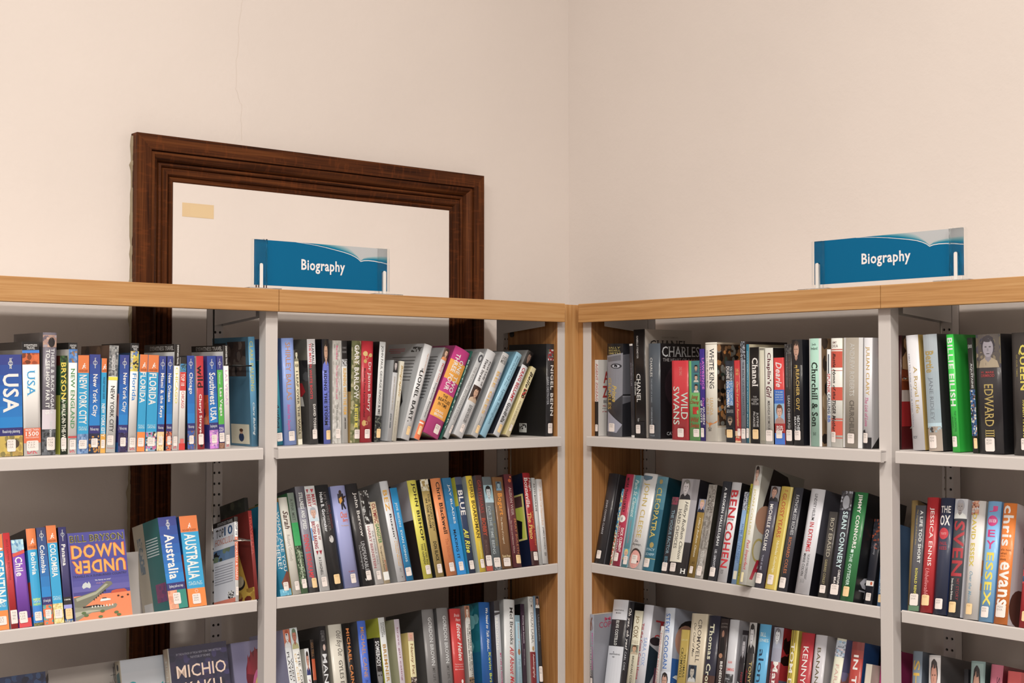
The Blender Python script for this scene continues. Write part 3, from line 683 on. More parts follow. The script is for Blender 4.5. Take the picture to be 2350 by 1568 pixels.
bk('A2',(-1.0902,-0.4796,0.024,-0.0092,0.25,0.0405,0.192,0.127),'1c9cc8','thick cyan guidebook with orange head and orange foot bag mark',[RG('AUSTRALIA',.2,.7,'',a=.15,b=.8),R(.83,.018,'ffffff'),['s',.86,.97,.22,.68,'w','919']],side='20487c',se=[Bd(.42,1,'b03a1c')])
bk('A2',(-0.9825,-0.4787,0.024,0.1131,0.25,0.0076,0.1831,0.1),'e8e0dc','slim pocket guidebook standing alone showing its white cover',[Bd(0,.06,'2a2624'),T('TOP 10',.06,.22,'2a3a5a','B',.2,.8),Bd(.24,.75,'e0663a'),T('HONOLULU & OAHU',.25,.74,'f8f0ec','s',.2,.8),S('919',.83,.1,.9,h=.1)],side='dcd8da',se=[Bd(0,.06,'1c1816'),Hz('EYEWITNESS TRAVEL',.015,.05,'b8b0a8','s',.2,.92),Hz('TOP',.09,.19,'3a3634','s',.12,.5),Hz('10',.08,.19,'2a5078','B',.52,.9),Hz('HONOLULU',.21,.285,'c8704a','s',.08,.92),X(.34,.48,('5a7a9a','2a3a2c','6a7a5a','1c1c20')),Bd(.95,1,'e0785a'),X(.86,.95,('e8e4e0','202020'),.66,.94,7),]+[Bd(.53+.03*i,.538+.03*i,'a8a4a8',.06,.9) for i in range(8)])
bk('A2',(-0.9347,-0.4793,0.024,0.0384,0.25,0.0085,0.1937,0.13),'8a2824','dark red and gold patterned book behind the slim pocket guide',[T('TRAVELLER',.05,.5,'c04838','s')],side='6a1a14',se=[Pg([(.1,.05),(.3,.03),(.85,.95),(.6,.98)],'c89a2a'),X(.86,1,('c8a030','7a2818','a87a20')),El(.72,.86,'241a18',.3,.7),El(.7,.83,'b8a888',.36,.66)]+[Bd(.3+.03*i,.308+.03*i,'8a3a28',.05,.5) for i in range(8)])
bk('A2',(-0.9246,-0.4875,0.057,0.0422,0.25,0.0097,0.2278,0.116),'2a2824','dark tall book rising above the red and gold one',(),side='34342c',se=[X(0,1,('2c3028','3c4034','20241e','4a4a3a'),n=7)])
# ---------------- A3 (face out)
bk('A3',(-1.5094,-0.803,0.03,0,0.25,0.028,0.2308,0.14),'1f2a48','dark blue face-out hardback with thin lettering, picture corner',(),side='1f2a48',k='F')
bk('A3',(-1.3406,-0.803,0.09,0,0.25,0.028,0.2338,0.165),'a89a90','beige face-out hardback with a ship\'s masts on the cover',(),side='a89888',k='F')
bk('A3',(-1.2027,-0.803,0.055,0,0.25,0.028,0.2314,0.12),'c8c0b8','pale face-out hardback with large teal serif letters',(),side='a8a8aa',k='F')
bk('A3',(-1.1092,-0.803,0.022,0,0.25,0.028,0.2405,0.135),'a89078','midnight blue face-out hardback with wide spaced pale capitals',(),side='28263c',k='F')
bk('A3',(-0.9474,-0.803,0.052,0,0.25,0.028,0.2338,0.076),'6a6478','lilac face-out book with a red haired painted portrait',(),side='7d7690',k='F')

# ---------------- B1
bk('B1',(-0.8694,-0.1496,0.057,-0.0809,0,0.021,0.1903,0.126),'1f8a9c','teal paperback partly behind the white post',[T('Anthea',.5,.8,'101c30','i',.4,.8),['s',.855,.955,.3,.95,'w','920']])
bk('B1',(-0.8459,-0.1496,0.055,-0.0425,0,0.031,0.2398,0.158),'8fa4dc','periwinkle blue hardback with orange thin capitals',[T('SHIRLEY BALLAS',.04,.58,'c88a5a','n',.25,.65),T('Behind the Sequins',.62,.86,'d84a90','i',.2,.5),S('BAL',.87,.3,.8)],side='5a78b0',k='H')
bk('B1',(-0.8105,-0.1496,0.055,-0.0574,0,0.0108,0.2141,0.141),'d8c8a0','slim cream paperback with black serif capitals',[P(0,.12,'2a2820','18140c','d8d0b0','8a8468'),Hz('Monica Baldwin',.14,.18,'3a342a'),T('I LEAP OVER THE WALL',.22,.9,'2a2620','s',.2,.7),Bd(.94,1,'e8dcc0')],side='b8a888')
bk('B1',(-0.7792,-0.1496,0.055,-0.0432,0,0.0213,0.2391,0.13),'4a4644','book with red shirted footballer on its visible cover',[Bd(0,.24,'dcd4d0'),T('THE MAN IN WHITE BOOTS',.04,.57,'d83038','B',.2,.5),T('ALAN BALL',.04,.24,'241c1c','B',.55,.85),T('DAVID TOSSELL',.62,.9,'f0ece8','B',.5,.8),S('BAL',.86,.3,.85)],side='4c4844',se=[Bd(0,.2,'7a7668'),X(.2,.4,('3a3a3c','2a2a2e','5a5a5c')),El(.36,.42,'7a4a3a',.3,.6),Pg([(.2,.42),(.8,.42),(.9,.5),(.75,.56),(.3,.56)],'c0202c'),Pg([(.25,.55),(.8,.55),(.85,.64),(.3,.64)],'e8e0dc'),Bd(.64,.8,'c0202c',.5,.7),Bd(.64,.68,'c89878',.45,.65),El(.78,.82,'2a2426',.45,.8),Bd(.88,.96,'e8e0dc',.1,.75),X(.9,.95,('e8e4e0','202020'),.15,.6,6)])
bk('B1',(-0.7434,-0.1496,0.055,-0.0269,0,0.0181,0.2397,0.158),'6a74c8','blue spine with a man\'s portrait and bold black capitals',[P(0,.3,'1c1a20','2a2018','c89878','6a74c8'),T('RIDING THE STORM',.3,.82,'141220','B',.15,.55),T('DUNCAN BANNATYNE',.26,.84,'8a94e0','B',.6,.9),S('',.87,.3,.95,'c')],side='141418',k='H')
bk('B1',(-0.72,-0.1496,0.055,-0.0043,0,0.0237,0.2372,0.157),'bcb4a8','brick-pattern grey white paperback with small pink lettering',[X(0,1,('c4bcb0','b0a89c','ccc4b8'),n=6),T('Banksy',.05,.19,'e0487a','B',.35,.6),T('The man behind the wall',.24,.57,'e0487a','n',.4,.6),T('Will Ellsworth-Jones',.62,.85,'3a3430','n',.4,.6),S('BAN',.86,.35,.85)],side='a8a094')
bk('B1',(-0.6922,-0.1496,0.055,-0.0167,0,0.0143,0.237,0.156),'cfc8bc','slim grey spine with black head and vertical yellow capitals',[Bd(0,.18,'141214'),Hz('THE MOST',.06,.08,'8a8480'),Hz('INSIDER',.1,.12,'8a8480'),X(.18,.25,('c8c4c0','3a3638','88847e')),T('RUNNING WITH THE FIRM',.27,.72,'e8a828','B',.2,.8),T('JAMES BANNON',.75,.86,'241e1c','B',.3,.65)])
bk('B1',(-0.6724,-0.1491,0.055,0.0163,0,0.0266,0.2371,0.156),'7a7450','olive photographic hardback with white and yellow capitals',[X(0,1,('6a6a3c','8a8258','5a5c34','a89a70')),T('GARY BARLOW',.04,.57,'f0ece4','B',.25,.75),T('A BETTER ME',.62,.85,'ecd83a','B',.35,.7),S('BAR',.87,.35,.95)],side='141412',se=[Bd(.5,1,'b08a4a',.6,1)],k='H')
bk('B1',(-0.6447,-0.149,0.055,0.0168,0,0.0324,0.2371,0.156),'b81f2c','red hardback with white title among gold scrollwork',[T('Dr James Barry',.21,.7,'f4ece4','s',.45,.8),T('Michael du Preez & Jeremy Dronfield',.27,.75,'2a1014','n',.15,.32),El(.1,.15,'d8b068',.1,.45),El(.12,.16,'d8b068',.55,.9),El(.18,.22,'c89a50',.15,.4),El(.78,.84,'c89a50',.1,.4),El(.74,.8,'a8503a',.5,.85),R(.16,.02,'e0c080',.4),R(.81,.02,'e0c080',.4),S('BAR',.87,.3,.75)],k='H')
bk('B1',(-0.6054,-0.1484,0.055,0.0672,0,0.0173,0.2363,0.14),'d8d4cc','white slanted spine with thin black capitals, black cover beside it',[T('JOHN PAUL GEORGE RINGO & ME',.04,.73,'2c2826','n',.25,.7),X(.74,1,('2a2c2c','1a1c1c','6a6c5c')),S('',.87,.3,.95,'c')],side='141212',k='P')
bk('B1',(-0.5687,-0.1481,0.055,0.1039,0,0.0137,0.1932,0.115),'c0bcb8','short grey paperback with a small dark portrait at its head',[P(0,.15,'4a4644','1c1818','c8b8b0','2a2828'),T('JONNY WILKINSON AND MY STORY',.2,.62,'b09a7a','s',.3,.6),T('JOHN WEIR',.66,.84,'1c3a44','B',.2,.5)],side='bcb8b4',se=[Bd(.83,.93,'e4e0dc',.0,.5),X(.84,.9,('dcd8d4','3a4a3a'),.05,.4,6)])
bk('B1',(-0.5536,-0.1481,0.055,0.1255,0,0.0119,0.1917,0.115),'d8ccb4','short cream leaning spine with faded ochre script',[T('Biographic',.05,.45,'b8924a','j',.2,.8),T('Biography of the year',.5,.9,'a89a80','n',.2,.5)])
bk('B1',(-0.5281,-0.1424,0.055,0.299,0,0.0244,0.238,0.15),'dcd6d0','white leaning hardback with bold black capitals and suited figure cover',[T('Fings ain\'t wot they used t\'be',.09,.3,'e0a07a','n',.55,.75),T('LIONEL BART.',.28,.82,'1c1a1a','B',.2,.6),T('THE',.25,.28,'1c1a1a','B',.3,.5),S('',.86,.35,.75,'c')],side='b4b0ac',se=[X(.03,.09,('b4b0ac','2a2826'),.68,.97,7),Bd(.05,.06,'c86a70',.05,.5),Bd(.07,.08,'c86a70',.05,.5),Bd(.09,.1,'c86a70',.1,.4)]+[Bd(.14+.035*i,.15+.035*i,'6a6664',.2,.85) for i in range(8)]+[El(.32,.52,'241e1c',.25,.55),Pg([(.0,.55),(.3,.48),(.7,.5),(.8,.62),(.62,1),(0,1)],'24201f')],k='H')
bk('B1',(-0.4897,-0.143,0.055,0.4034,0,0.0167,0.2386,0.157),'d6d0ca','grey white leaning spine with pink italic lettering and orange foot',[P(0,.13,'5a4030','3a2418','d8a888','e08a4a'),T('Many Lives',.16,.37,'d87a6a','s',.3,.75),T('Stephanie Beacham',.38,.76,'5a5654','n',.3,.65),Bd(.8,1,'e8703a'),Bd(.82,.835,'f4e4dc',0,.7),S('',.86,.2,.7,'c')],side='b0aca8',se=[Bd(.1+.035*i,.11+.035*i,'5a5654',.3,.9) for i in range(14)],k='H')
bk('B1',(-0.4624,-0.1284,0.055,0.4429,0,0.0493,0.2331,0.15),'c8347c','thick pink and orange banded hardback with chunky white lettering',[Bd(.15,.37,'efa02c'),Bd(.37,.52,'c8347c'),Bd(.52,.8,'efa02c'),T('THREE FOUR',.07,.49,'f4ece8','B',.2,.46),T('ONE TWO',.12,.49,'f4ece8','B',.52,.78),Hz('THE',.54,.57,'2a1a14','B',.3,.6),Hz('BEATLES',.585,.62,'2a1a14','B'),Hz('IN TIME',.635,.67,'2a1a14','B',.2,.75),Hz('CRAIG',.72,.745,'f4ece8','B',.2,.7),Hz('BROWN',.755,.785,'f4ece8','B',.2,.75),S('BRO',.86,.5,.85,h=.1)],side='a02a64',k='H')
bk('B1',(-0.4098,-0.1475,0.055,0.4218,0,0.005,0.2373,0.157),'1f5a4c','very thin dark green leaning spine against the pink hardback',[T('BEATLES STORY',.1,.9,'c8d8c8','B',.2,.8)])
bk('B1',(-0.3998,-0.1418,0.055,0.5019,0,0.0161,0.2386,0.14),'c8c4be','pale grey leaning spine with faint grey capitals and oval photo',[El(.02,.11,'4a4a4e',.1,.9),El(.04,.09,'c8c4c0',.35,.7),T('THE RICHARD BECKINSALE STORY',.17,.8,'98928c','n',.2,.6),S('BEC',.85,.45,.85)],side='a09c98',k='H')
bk('B1',(-0.3692,-0.136,0.055,0.4747,0,0.0297,0.2374,0.14),'dcd6d0','white leaning spine with blackletter title and a lady\'s portrait',[T('First Lady of',.11,.4,'3a3230','S',.55,.8),T('Fleet Street',.11,.37,'3a3230','S',.2,.45),P(.42,.6,'3a241c','3a2418','d0a080','c8a888',.05,.95),T('EILAT NEGEV & YEHUDA KOREN',.64,.84,'4a4440','s',.35,.7),S('BEE',.86,.35,.7)],side='b4b0ac',k='H')
bk('B1',(-0.3143,-0.1395,0.055,0.4657,0,0.0224,0.233,0.15),'cfc8c0','off-white leaning spine with tall multicoloured gilt lettering',[Hz('DAVID N',.04,.08,'3a342e','s'),Hz('MEYER',.085,.125,'3a342e','s'),T('BEE GEES',.22,.74,'d8a85a','S',.2,.55),T('BEE GEES',.225,.735,'a8a0b8','n',.6,.85),T('the biography',.77,.88,'8a8278','i',.3,.5),S('',.87,.3,.7,'c')],side='a8a49f',k='H')
bk('B1',(-0.2855,-0.1392,0.055,0.5266,0,0.0207,0.2411,0.15),'98c4d4','pale aqua leaning hardback with grey serif name',[T('There\'s Something I\'ve',.04,.4,'3a5a68','i',.5,.75),T('Been Dying to Tell You',.04,.4,'3a5a68','i',.2,.42),T('Lynda Bellingham',.44,.86,'5a7c8c','s',.25,.7)],side='6a94a4',k='H')
bk('B1',(-0.2428,-0.1393,0.055,0.5042,0,0.0213,0.2433,0.15),'dcd6d2','white leaning spine with red capitals and dark head photo',[P(0,.17,'241e1c','181210','8a6a58','1c1818'),T('CRAIG BELLAMY',.2,.6,'c02830','B',.2,.65),T('GoodFella',.62,.85,'1c1818','S',.2,.65),S('',.87,.3,.75,'c')],side='2c2c34',se=[Bd(0,.2,'8a8680')],k='H')
bk('B1',(-0.203,-0.1422,0.055,0.4822,0,0.016,0.1966,0.12),'e8d4a0','short cream yellow leaning spine',[T('Belle',.07,.3,'2a1c14','j',.15,.8),X(.32,.45,('c03a30','2a6a3a','181412','d8c8a0'),.15,.85,4),T('PAULA BYRNE',.5,.78,'b09a70','s',.25,.6),S('BEL',.84,.3,.75)],side='dcc47c',k='P')
bk('B1',(-0.0874,-0.1492,0.03,0.0138,0,0.0266,0.2391,0.15),'2c2a2c','upright black hardback with bold white capitals beside oak panel',[X(.06,.18,('a02c30','5a5a5c','e0dcd8','3a5a3a'),.15,.9,4),T('NIGEL BENN',.23,.78,'f4f0ec','B',.45,.9),T('DARK DESTROYER',.36,.66,'a8a4a4','n',.08,.28),S('BEN',.86,.2,.75,h=.11)],side='1c1a1a',se=[Bd(.87,.97,'e0dcd0',.3,.5),X(.88,.94,('e0dcd8','201c1c'),.31,.49,6),Bd(.3,.31,'c8c4c0',.6,.7)],k='H')
# ---------------- B2
bk('B2',(-0.8722,-0.4796,0.024,-0.026,0.25,0.0282,0.2075,0.137),'1f88a8','teal book with wavy foot, leaning against the white post',[T('WHAT ARE YOU',.1,.75,'e8e4dc','s',.55,.85),T('DOING HERE?',.1,.72,'e8e4dc','s',.15,.45),Pg([(.4,1),(.2,.86),(.8,.74),(1,.76),(1,1)],'7a4030'),X(.93,1,('5aa8c0','8ac8d8')),S('BEN',.86,.3,.75)],k='H')
bk('B2',(-0.8414,-0.4796,0.024,-0.0328,0.25,0.0222,0.2176,0.144),'dcd2c0','cream spine with brown script title, tilting left',[T('Sarah',.14,.33,'5a4038','j',.2,.8),T('Robert Gottlieb',.39,.66,'a89c90','n',.25,.6),S('BER',.87,.3,.8)],side='c89a3a',k='H')
bk('B2',(-0.818,-0.4796,0.024,-0.0274,0.25,0.0166,0.2271,0.15),'5c7c54','green spine of foliage with grey top and emerald blocks',[Bd(0,.3,'6f7c6c'),T('A PINK MIST',.06,.28,'3a443a','n',.25,.7),G(.3,.53,'1f9a4c','34a85a'),X(.53,.95,('2c3c28','6a7a58','4a5a40','8a9878')),T('JOHN BERMINGHAM',.58,.85,'c8d0b0','n',.3,.7),S('BER',.86,.2,.9)],side='2a6a3a')
bk('B2',(-0.7978,-0.4796,0.024,-0.0198,0.25,0.0236,0.2402,0.159),'85808a','grey hardback with white and red condensed capitals',[Bd(0,.2,'5a565e'),T('STILLNESS AND SPEED',.06,.41,'e4e0e0','B',.25,.65),T('DENNIS BERGKAMP',.46,.87,'d83038','B',.15,.65),Bd(.95,1,'2a2624'),S('',.87,.3,.85,'c')],side='4a484e',k='H')
bk('B2',(-0.7717,-0.4796,0.024,-0.0254,0.25,0.0269,0.2399,0.158),'e4dedc','white spine with red bunting and a grey haired woman\'s photo',[Pg([(.1,.03),(.35,.03),(.22,.07)],'a02838'),Pg([(.5,.03),(.85,.03),(.67,.07)],'b83844'),T('MARY',.08,.19,'b02838','B',.55,.9),T('BERRY',.08,.2,'b02838','B',.1,.45),P(.2,.34,'d8d4d4','a8a8ac','d8a890','c8d4e0'),T('QUEEN OF',.37,.52,'a02838','B',.6,.85),T('BRITISH BAKING',.34,.6,'a02838','B',.15,.5),Bd(.4,.52,'5a98d0',.02,.14),Pg([(.2,.62),(.45,.62),(.3,.66)],'a02838'),Pg([(.5,.62),(.8,.62),(.65,.66)],'a02838'),T('A S DAGNELL',.68,.85,'3a3634','n',.35,.6),S('BER',.87,.3,.8)],side='2a2c3a')
bk('B2',(-0.743,-0.4796,0.024,-0.0279,0.25,0.0349,0.2401,0.158),'2c2a2a','black hardback with white and faded red capitals, small white face',[T('Heike B. Gortemaker',.07,.45,'d8d4d0','B',.2,.42),T('LIFE WITH HITLER',.07,.45,'7a706c','s',.5,.68),T('EVA BRAUN',.2,.42,'6a2828','B',.72,.9),El(.49,.56,'c8c0b8',.4,.75),Pg([(.35,.48),(.6,.5),(.4,.53)],'2c2a2a'),S('',.86,.3,.75,'c')],k='H')
bk('B2',(-0.7045,-0.4796,0.024,-0.02,0.25,0.0399,0.2358,0.156),'a2a2cc','wide lilac hardback with a guitarist figure and orange script',[El(.045,.09,'3a2824',.45,.65),Pg([(.35,.08),(.75,.08),(.8,.16),(.6,.19),(.35,.17)],'2a2834'),Pg([(.4,.13),(.6,.11),(.65,.15),(.45,.19)],'e09a2a'),Pg([(.5,.17),(.7,.17),(.85,.23),(.75,.24),(.62,.2),(.6,.24),(.5,.24)],'26242e'),Pg([(.6,.12),(.95,.1),(.95,.115),(.62,.14)],'3a2018'),Hz('Chuck',.26,.32,'e0622c','j',.35,.85),Hz('Berry',.325,.37,'e0622c','j',.45,.85),Hz('The Biography',.39,.405,'d8a060','n',.3,.85),Hz('RJ SMITH',.84,.855,'b04a4a','B',.35,.75),S('BER',.87,.4,.75)],side='6c76a4',k='H')
bk('B2',(-0.6546,-0.4796,0.024,-0.0573,0.25,0.0332,0.2385,0.157),'322e2e','black brown hardback with large white serif name',[T('John Bercow',.09,.53,'f0ece8','s',.4,.75),T('UNSPEAKABLE',.57,.86,'b8b4b0','s',.35,.65),T('The Autobiography',.6,.84,'9a9692','n',.12,.3),Hz('W&N',.93,.955,'e8e4e0','B',.2,.7),S('BER',.86,.3,.7)],k='H')
bk('B2',(-0.6195,-0.4796,0.024,-0.0492,0.25,0.0229,0.221,0.146),'e0d6cc','cream spine under a monochrome photo of a standing figure',[X(0,.36,('3a3634','9a9490','24201f','c8c4bc')),El(.04,.3,'1c1a1c',.3,.8),T('HARRY BERNSTEIN',.38,.83,'a03840','s',.15,.45),T('THE INVISIBLE WALL',.43,.8,'7a746c','s',.6,.8),S('BER',.86,.25,.75)])
bk('B2',(-0.5944,-0.4796,0.024,-0.054,0.25,0.0154,0.193,0.127),'d0b890','slim tan spine with red and green block capitals',[T('OLYMPIC',.02,.26,'8a2424','B',.15,.85),T('GANGSTER',.27,.51,'2a7a3a','B',.2,.85),T('The Legend of Jose Beyaert',.54,.85,'4a3c2c','n',.2,.6),Bd(.86,.96,'e8e4e0'),T('MATT RENDELL',.72,.86,'b8402a','n',.62,.85)])
bk('B2',(-0.5578,-0.4796,0.024,-0.0544,0.25,0.0238,0.2403,0.159),'ddd8d4','white hardback with golden and black lettering',[T('BEZ',.09,.3,'e0a028','B',.15,.6),T('Buzzin\'',.33,.58,'1c1818','B',.4,.65),T('The nine lives of',.6,.85,'e0a028','n',.6,.78),T('a Happy Monday',.6,.85,'e0a028','n',.35,.52),Bd(.955,.96,'24201e',.5,.65),T('BEZ',.87,.91,'8a8480','n',.4,.6)],side='8f8b88',k='H')
bk('B2',(-0.5326,-0.4796,0.024,-0.0488,0.25,0.0209,0.223,0.147),'1f8cc0','blue narrow spine with spaced white serif capitals',[T('JOE BIDEN  EVAN OSNOS',.16,.8,'e0ecf4','s',.3,.65),S('BID',.86,.1,.85)],side='9a2c2c')
bk('B2',(-0.4828,-0.4796,0.024,-0.0338,0.25,0.0272,0.2382,0.157),'e0d040','bright yellow hardback with heavy black capitals',[T('JOHN BISHOP',.03,.62,'1c1a14','B',.3,.75),T('HOW DID ALL',.65,.86,'3a3818','B',.55,.75),T('THIS HAPPEN?',.65,.86,'3a3818','B',.25,.45),S('BIS',.87,.3,.85)],side='2a2422',se=[Bd(0,.4,'a8a4a4',.55,1),Bd(.2,.9,'a02c2c',0,.22)],k='H')
bk('B2',(-0.4452,-0.4796,0.024,-0.0265,0.25,0.0243,0.2394,0.158),'b89a54','crinkled gold spine with black capitals on two lines',[X(0,.12,('e8dcc0','a88a4a','d8c898')),T('THE SANEST GUY',.15,.54,'3a3020','n',.6,.85),T('IN THE ROOM',.2,.5,'3a3020','B',.25,.5),T('DON BLACK',.64,.84,'2a2418','B',.35,.75),S('BLA',.87,.3,.85)],side='2a2a28',k='P')
bk('B2',(-0.4135,-0.4796,0.024,-0.0285,0.25,0.0322,0.2396,0.158),'ec8a4c','orange hardback with fat black slab serif name',[T('Chris Blackwell',.04,.58,'2a1c18','S',.35,.7),T('The Islander',.62,.84,'c06838','s',.35,.65),S('BLA',.87,.3,.75)],side='16120f',k='H')
bk('B2',(-0.3801,-0.4796,0.024,-0.0137,0.25,0.027,0.2396,0.158),'1f80b0','blue spine lettered white then black',[G(0,.6,'24688c','1f8cc8'),G(.6,1,'1f90d0','1f86c8',3),T('JAY BLADES',.07,.48,'e8f0f4','n',.45,.75),T('MAKING IT',.54,.84,'16243a','B',.3,.6),S('BLA',.87,.3,.8)])
bk('B2',(-0.3436,-0.4796,0.024,-0.001,0.25,0.0205,0.2401,0.158),'33405c','navy spine with huge white word and yellow brush script',[Bd(0,.08,'4a5266'),T('BLUE',.14,.4,'f0f0ec','B',.15,.85),T('All Rise',.54,.79,'e8dc30','j',.1,.8),S('BLU',.87,.2,.85)],side='1f98c0',se=[Bd(0,.3,'d8cc28')])
bk('B2',(-0.31,-0.4795,0.024,0.0036,0.25,0.0201,0.241,0.159),'f0c818','vivid yellow spine with dark brown capitals',[T('CHRIS BOARDMAN',.04,.65,'5a4614','B',.25,.8),T('Triumphs and Turbulence',.68,.86,'f8e470','n',.3,.7),S('BOA',.87,.2,.75)],side='b8b4a4',k='H')
bk('B2',(-0.2884,-0.4787,0.024,0.0425,0.25,0.0204,0.2412,0.159),'5a3c38','brown spine with red lettering and rust foot',[T('GREYFRIARS',.05,.4,'a83c34','s',.2,.7),T('BOBBY',.45,.64,'d8502c','s',.2,.75),T('EIRE MARSHALL',.68,.84,'7a5c54','s',.2,.6),Bd(.95,1,'b84a34'),['s',.84,.95,.08,.95,'w','BOB']],side='6a6268')
bk('B2',(-0.2667,-0.4784,0.024,0.0431,0.25,0.0285,0.2357,0.156),'6f7474','grey spine with a man\'s tinted photo and white capitals',[P(.09,.28,'9ab8bc','1c1a1a','c8c8c4','b8ccd0'),T('FOR THE TIME BEING',.32,.83,'b8bcb8','n',.2,.5),T('DIRK BOGARDE',.37,.75,'8a7c50','n',.6,.85),['s',.87,.97,.15,.85,'w','BOG'],X(.97,1,('4a4c4c','8a8c8c'))])
bk('B2',(-0.2369,-0.4778,0.024,0.0552,0.25,0.0333,0.2332,0.154),'8c6038','tan brown spine with orange rounded title',[P(.05,.15,'5a6a70','2a3038','9ab0b8','7a98a8',.25,.8),T('Bogart',.18,.42,'e8902c','B',.2,.75),T('The Making of a Legend',.44,.73,'e0c8a8','n',.3,.5),Hz('Darwin Porter',.85,.88,'e8c890','B'),['s',.885,.975,.15,.8,'w','BOG']])
bk('B2',(-0.2011,-0.4778,0.024,0.0661,0.25,0.0272,0.2386,0.157),'6c3034','maroon spine with orange disc and pale serif capitals',[El(.05,.09,'c85a28',.35,.75),El(.02,.04,'d87840',.55,.8),T('ALISON WEIR',.14,.45,'c0a498','s',.35,.65),T('MARY BOLEYN',.48,.86,'c87848','s',.55,.85),T('The Great and Infamous Whore',.5,.85,'b89488','n',.15,.3),S('',.87,.3,.9,'c')],side='4a2428',k='H')
bk('B2',(-0.1398,-0.4777,0.024,0.0757,0.25,0.0251,0.2392,0.133),'a82024','glossy red hardback showing a navy cover with yellow photo',[T('Hugh',.05,.2,'f4ece8','s',.55,.95),T('Bonneville',.05,.38,'f4ece8','s',.1,.5),T('Playing Under',.42,.8,'e8803c','s',.55,.9),T('The Piano',.43,.72,'e8c85a','s',.1,.5),Bd(.85,1,'3a1818'),['s',.86,.95,.25,.8,'w','BON']],side='141c34',se=[Bd(.22,.72,'e0d070',.1,.95),Bd(.24,.36,'5a3838',.16,.9),Bd(.36,.7,'c8cc3a',.16,.9),El(.38,.46,'1c1416',.35,.62),Pg([(.2,.52),(.5,.44),(.85,.52),(.8,.7),(.2,.7)],'16141a')],k='H')
bk('B2',(-0.1135,-0.4786,0.024,0.0931,0.25,0.0108,0.2263,0.136),'d0ccc4','slim off-white spine with condensed black capitals',[T('PATTI BOULAYE',.07,.39,'2a2826','B',.3,.75),T('THE FAITH OF A CHILD',.55,.85,'c8a088','s',.3,.7)])
bk('B2',(-0.1013,-0.4775,0.025,0.1138,0.25,0.0187,0.2214,0.137),'dcd4cc','slim white spine beside oak panel',[El(.03,.1,'c0b4ac',.3,.75),T('A Street Cat Named Bob',.12,.55,'d8a880','s',.25,.6),T('JAMES BOWEN',.57,.83,'4a443e','n',.3,.6),T('BOW',.87,.91,'4a443e','n',.3,.7)],k='H')
# ---------------- B3 (bottoms below frame; yb=1568)
bk('B3',(-0.8241,-0.8061,0.03,-0.0147,0.25,0.0166,0.2459,0.157),'e0dcd8','white spine with a red haired face sketch',[P(0,.16,'c86a48','b04828','e8dcd4','e0dcd8',0,1),El(.04,.055,'2a3a5a',.35,.6),T('PLAYED GUITAR',.2,.75,'3a3434','s',.15,.5),T('WHEN ZIGGY',.26,.7,'3a3434','s',.6,.85)],side='b4b0cc')
bk('B3',(-0.8056,-0.8061,0.03,-0.0173,0.25,0.0188,0.2472,0.157),'e8e4e0','white spine with man in hat photo',[P(0,.19,'d8dcd8','6a7a5c','c87860','b8b078'),T('THE CORRIDOR',.22,.75,'5a5048','s',.55,.85),T('OF CERTAINTY',.23,.75,'e0b880','n',.15,.45)])
bk('B3',(-0.7826,-0.8059,0.03,0.0217,0.25,0.011,0.1974,0.13),'dcd8d0','short pale spine showing a boy in a navy jumper',[P(.02,.3,'d8d4d0','2a1c18','c88870','26306a'),T('To Be',.34,.6,'9a4878','i',.3,.7)],side='c0b8a8')
bk('B3',(-0.7703,-0.8057,0.03,0.0446,0.25,0.0087,0.2154,0.142),'b0481c','slim rust orange spine among dark neighbours',[Bd(0,.2,'241812'),T('GO TELL',.03,.18,'8a5a28','n'),Bd(.42,1,'1c1a1e')],side='0e0c0c')
bk('B3',(-0.7469,-0.8052,0.03,0.0506,0.25,0.0189,0.2419,0.158),'2c2828','charcoal hardback with thin silvery capitals',[T('GYLES MARTIN',.04,.14,'7a7472','n',.2,.7),El(.17,.23,'c8a898',.35,.7),T('MANDELA',.26,.85,'dcd8d4','n',.2,.8)],side='3c3836',k='H')
bk('B3',(-0.7158,-0.8051,0.03,0.0286,0.25,0.036,0.2413,0.158),'d8ccb8','cream hardback with handwritten title',[T('Odd Boy Out',.06,.3,'5a544c','i',.35,.85),T('GYLES BRANDRETH',.34,.9,'4a443c','s',.45,.75)],side='a89c88',k='H')
bk('B3',(-0.6726,-0.8056,0.03,0.0269,0.25,0.0176,0.2408,0.158),'1c1614','black spine with bright orange capitals',[T('MICHAEL CAINE',.05,.62,'d87a2c','B',.2,.65)],side='3c3a38',k='H')
bk('B3',(-0.6403,-0.805,0.03,0.0467,0.25,0.0233,0.2412,0.158),'4a6cc8','royal blue spine with orange capitals',[T('MICHAEL CAINE',.06,.54,'c8884a','n',.25,.65),T('Blowing the Doors Off',.56,.9,'2a3a7a','i',.2,.6)],side='5c5a5c',k='H')
bk('B3',(-0.599,-0.8052,0.03,0.0547,0.25,0.0169,0.1975,0.13),'241f20','black paperback with hand-drawn white word and pale face',[T('SOMEBODY',.04,.34,'e0dcd8','B',.15,.8),El(.36,.56,'7a7674',.1,.9),El(.36,.4,'1c1818',.1,.9),El(.43,.45,'1c1818',.2,.4),El(.43,.45,'1c1818',.6,.8),T('FLOOR',.58,.85,'e0dcd8','B',.15,.8)],side='0f1216')
bk('B3',(-0.5751,-0.8057,0.03,0.0256,0.25,0.0177,0.2428,0.158),'dcd8d0','white spine with tan and black block capitals',[T('RICHARD',.05,.17,'2a2624','n',.6,.85),T('SUTCLIFFE',.05,.19,'2a2624','n',.3,.5),T('BREMNER',.26,.62,'b8863c','B',.25,.75),X(.66,.8,('a8b0d0','6a6a88'))],side='c8c82a')
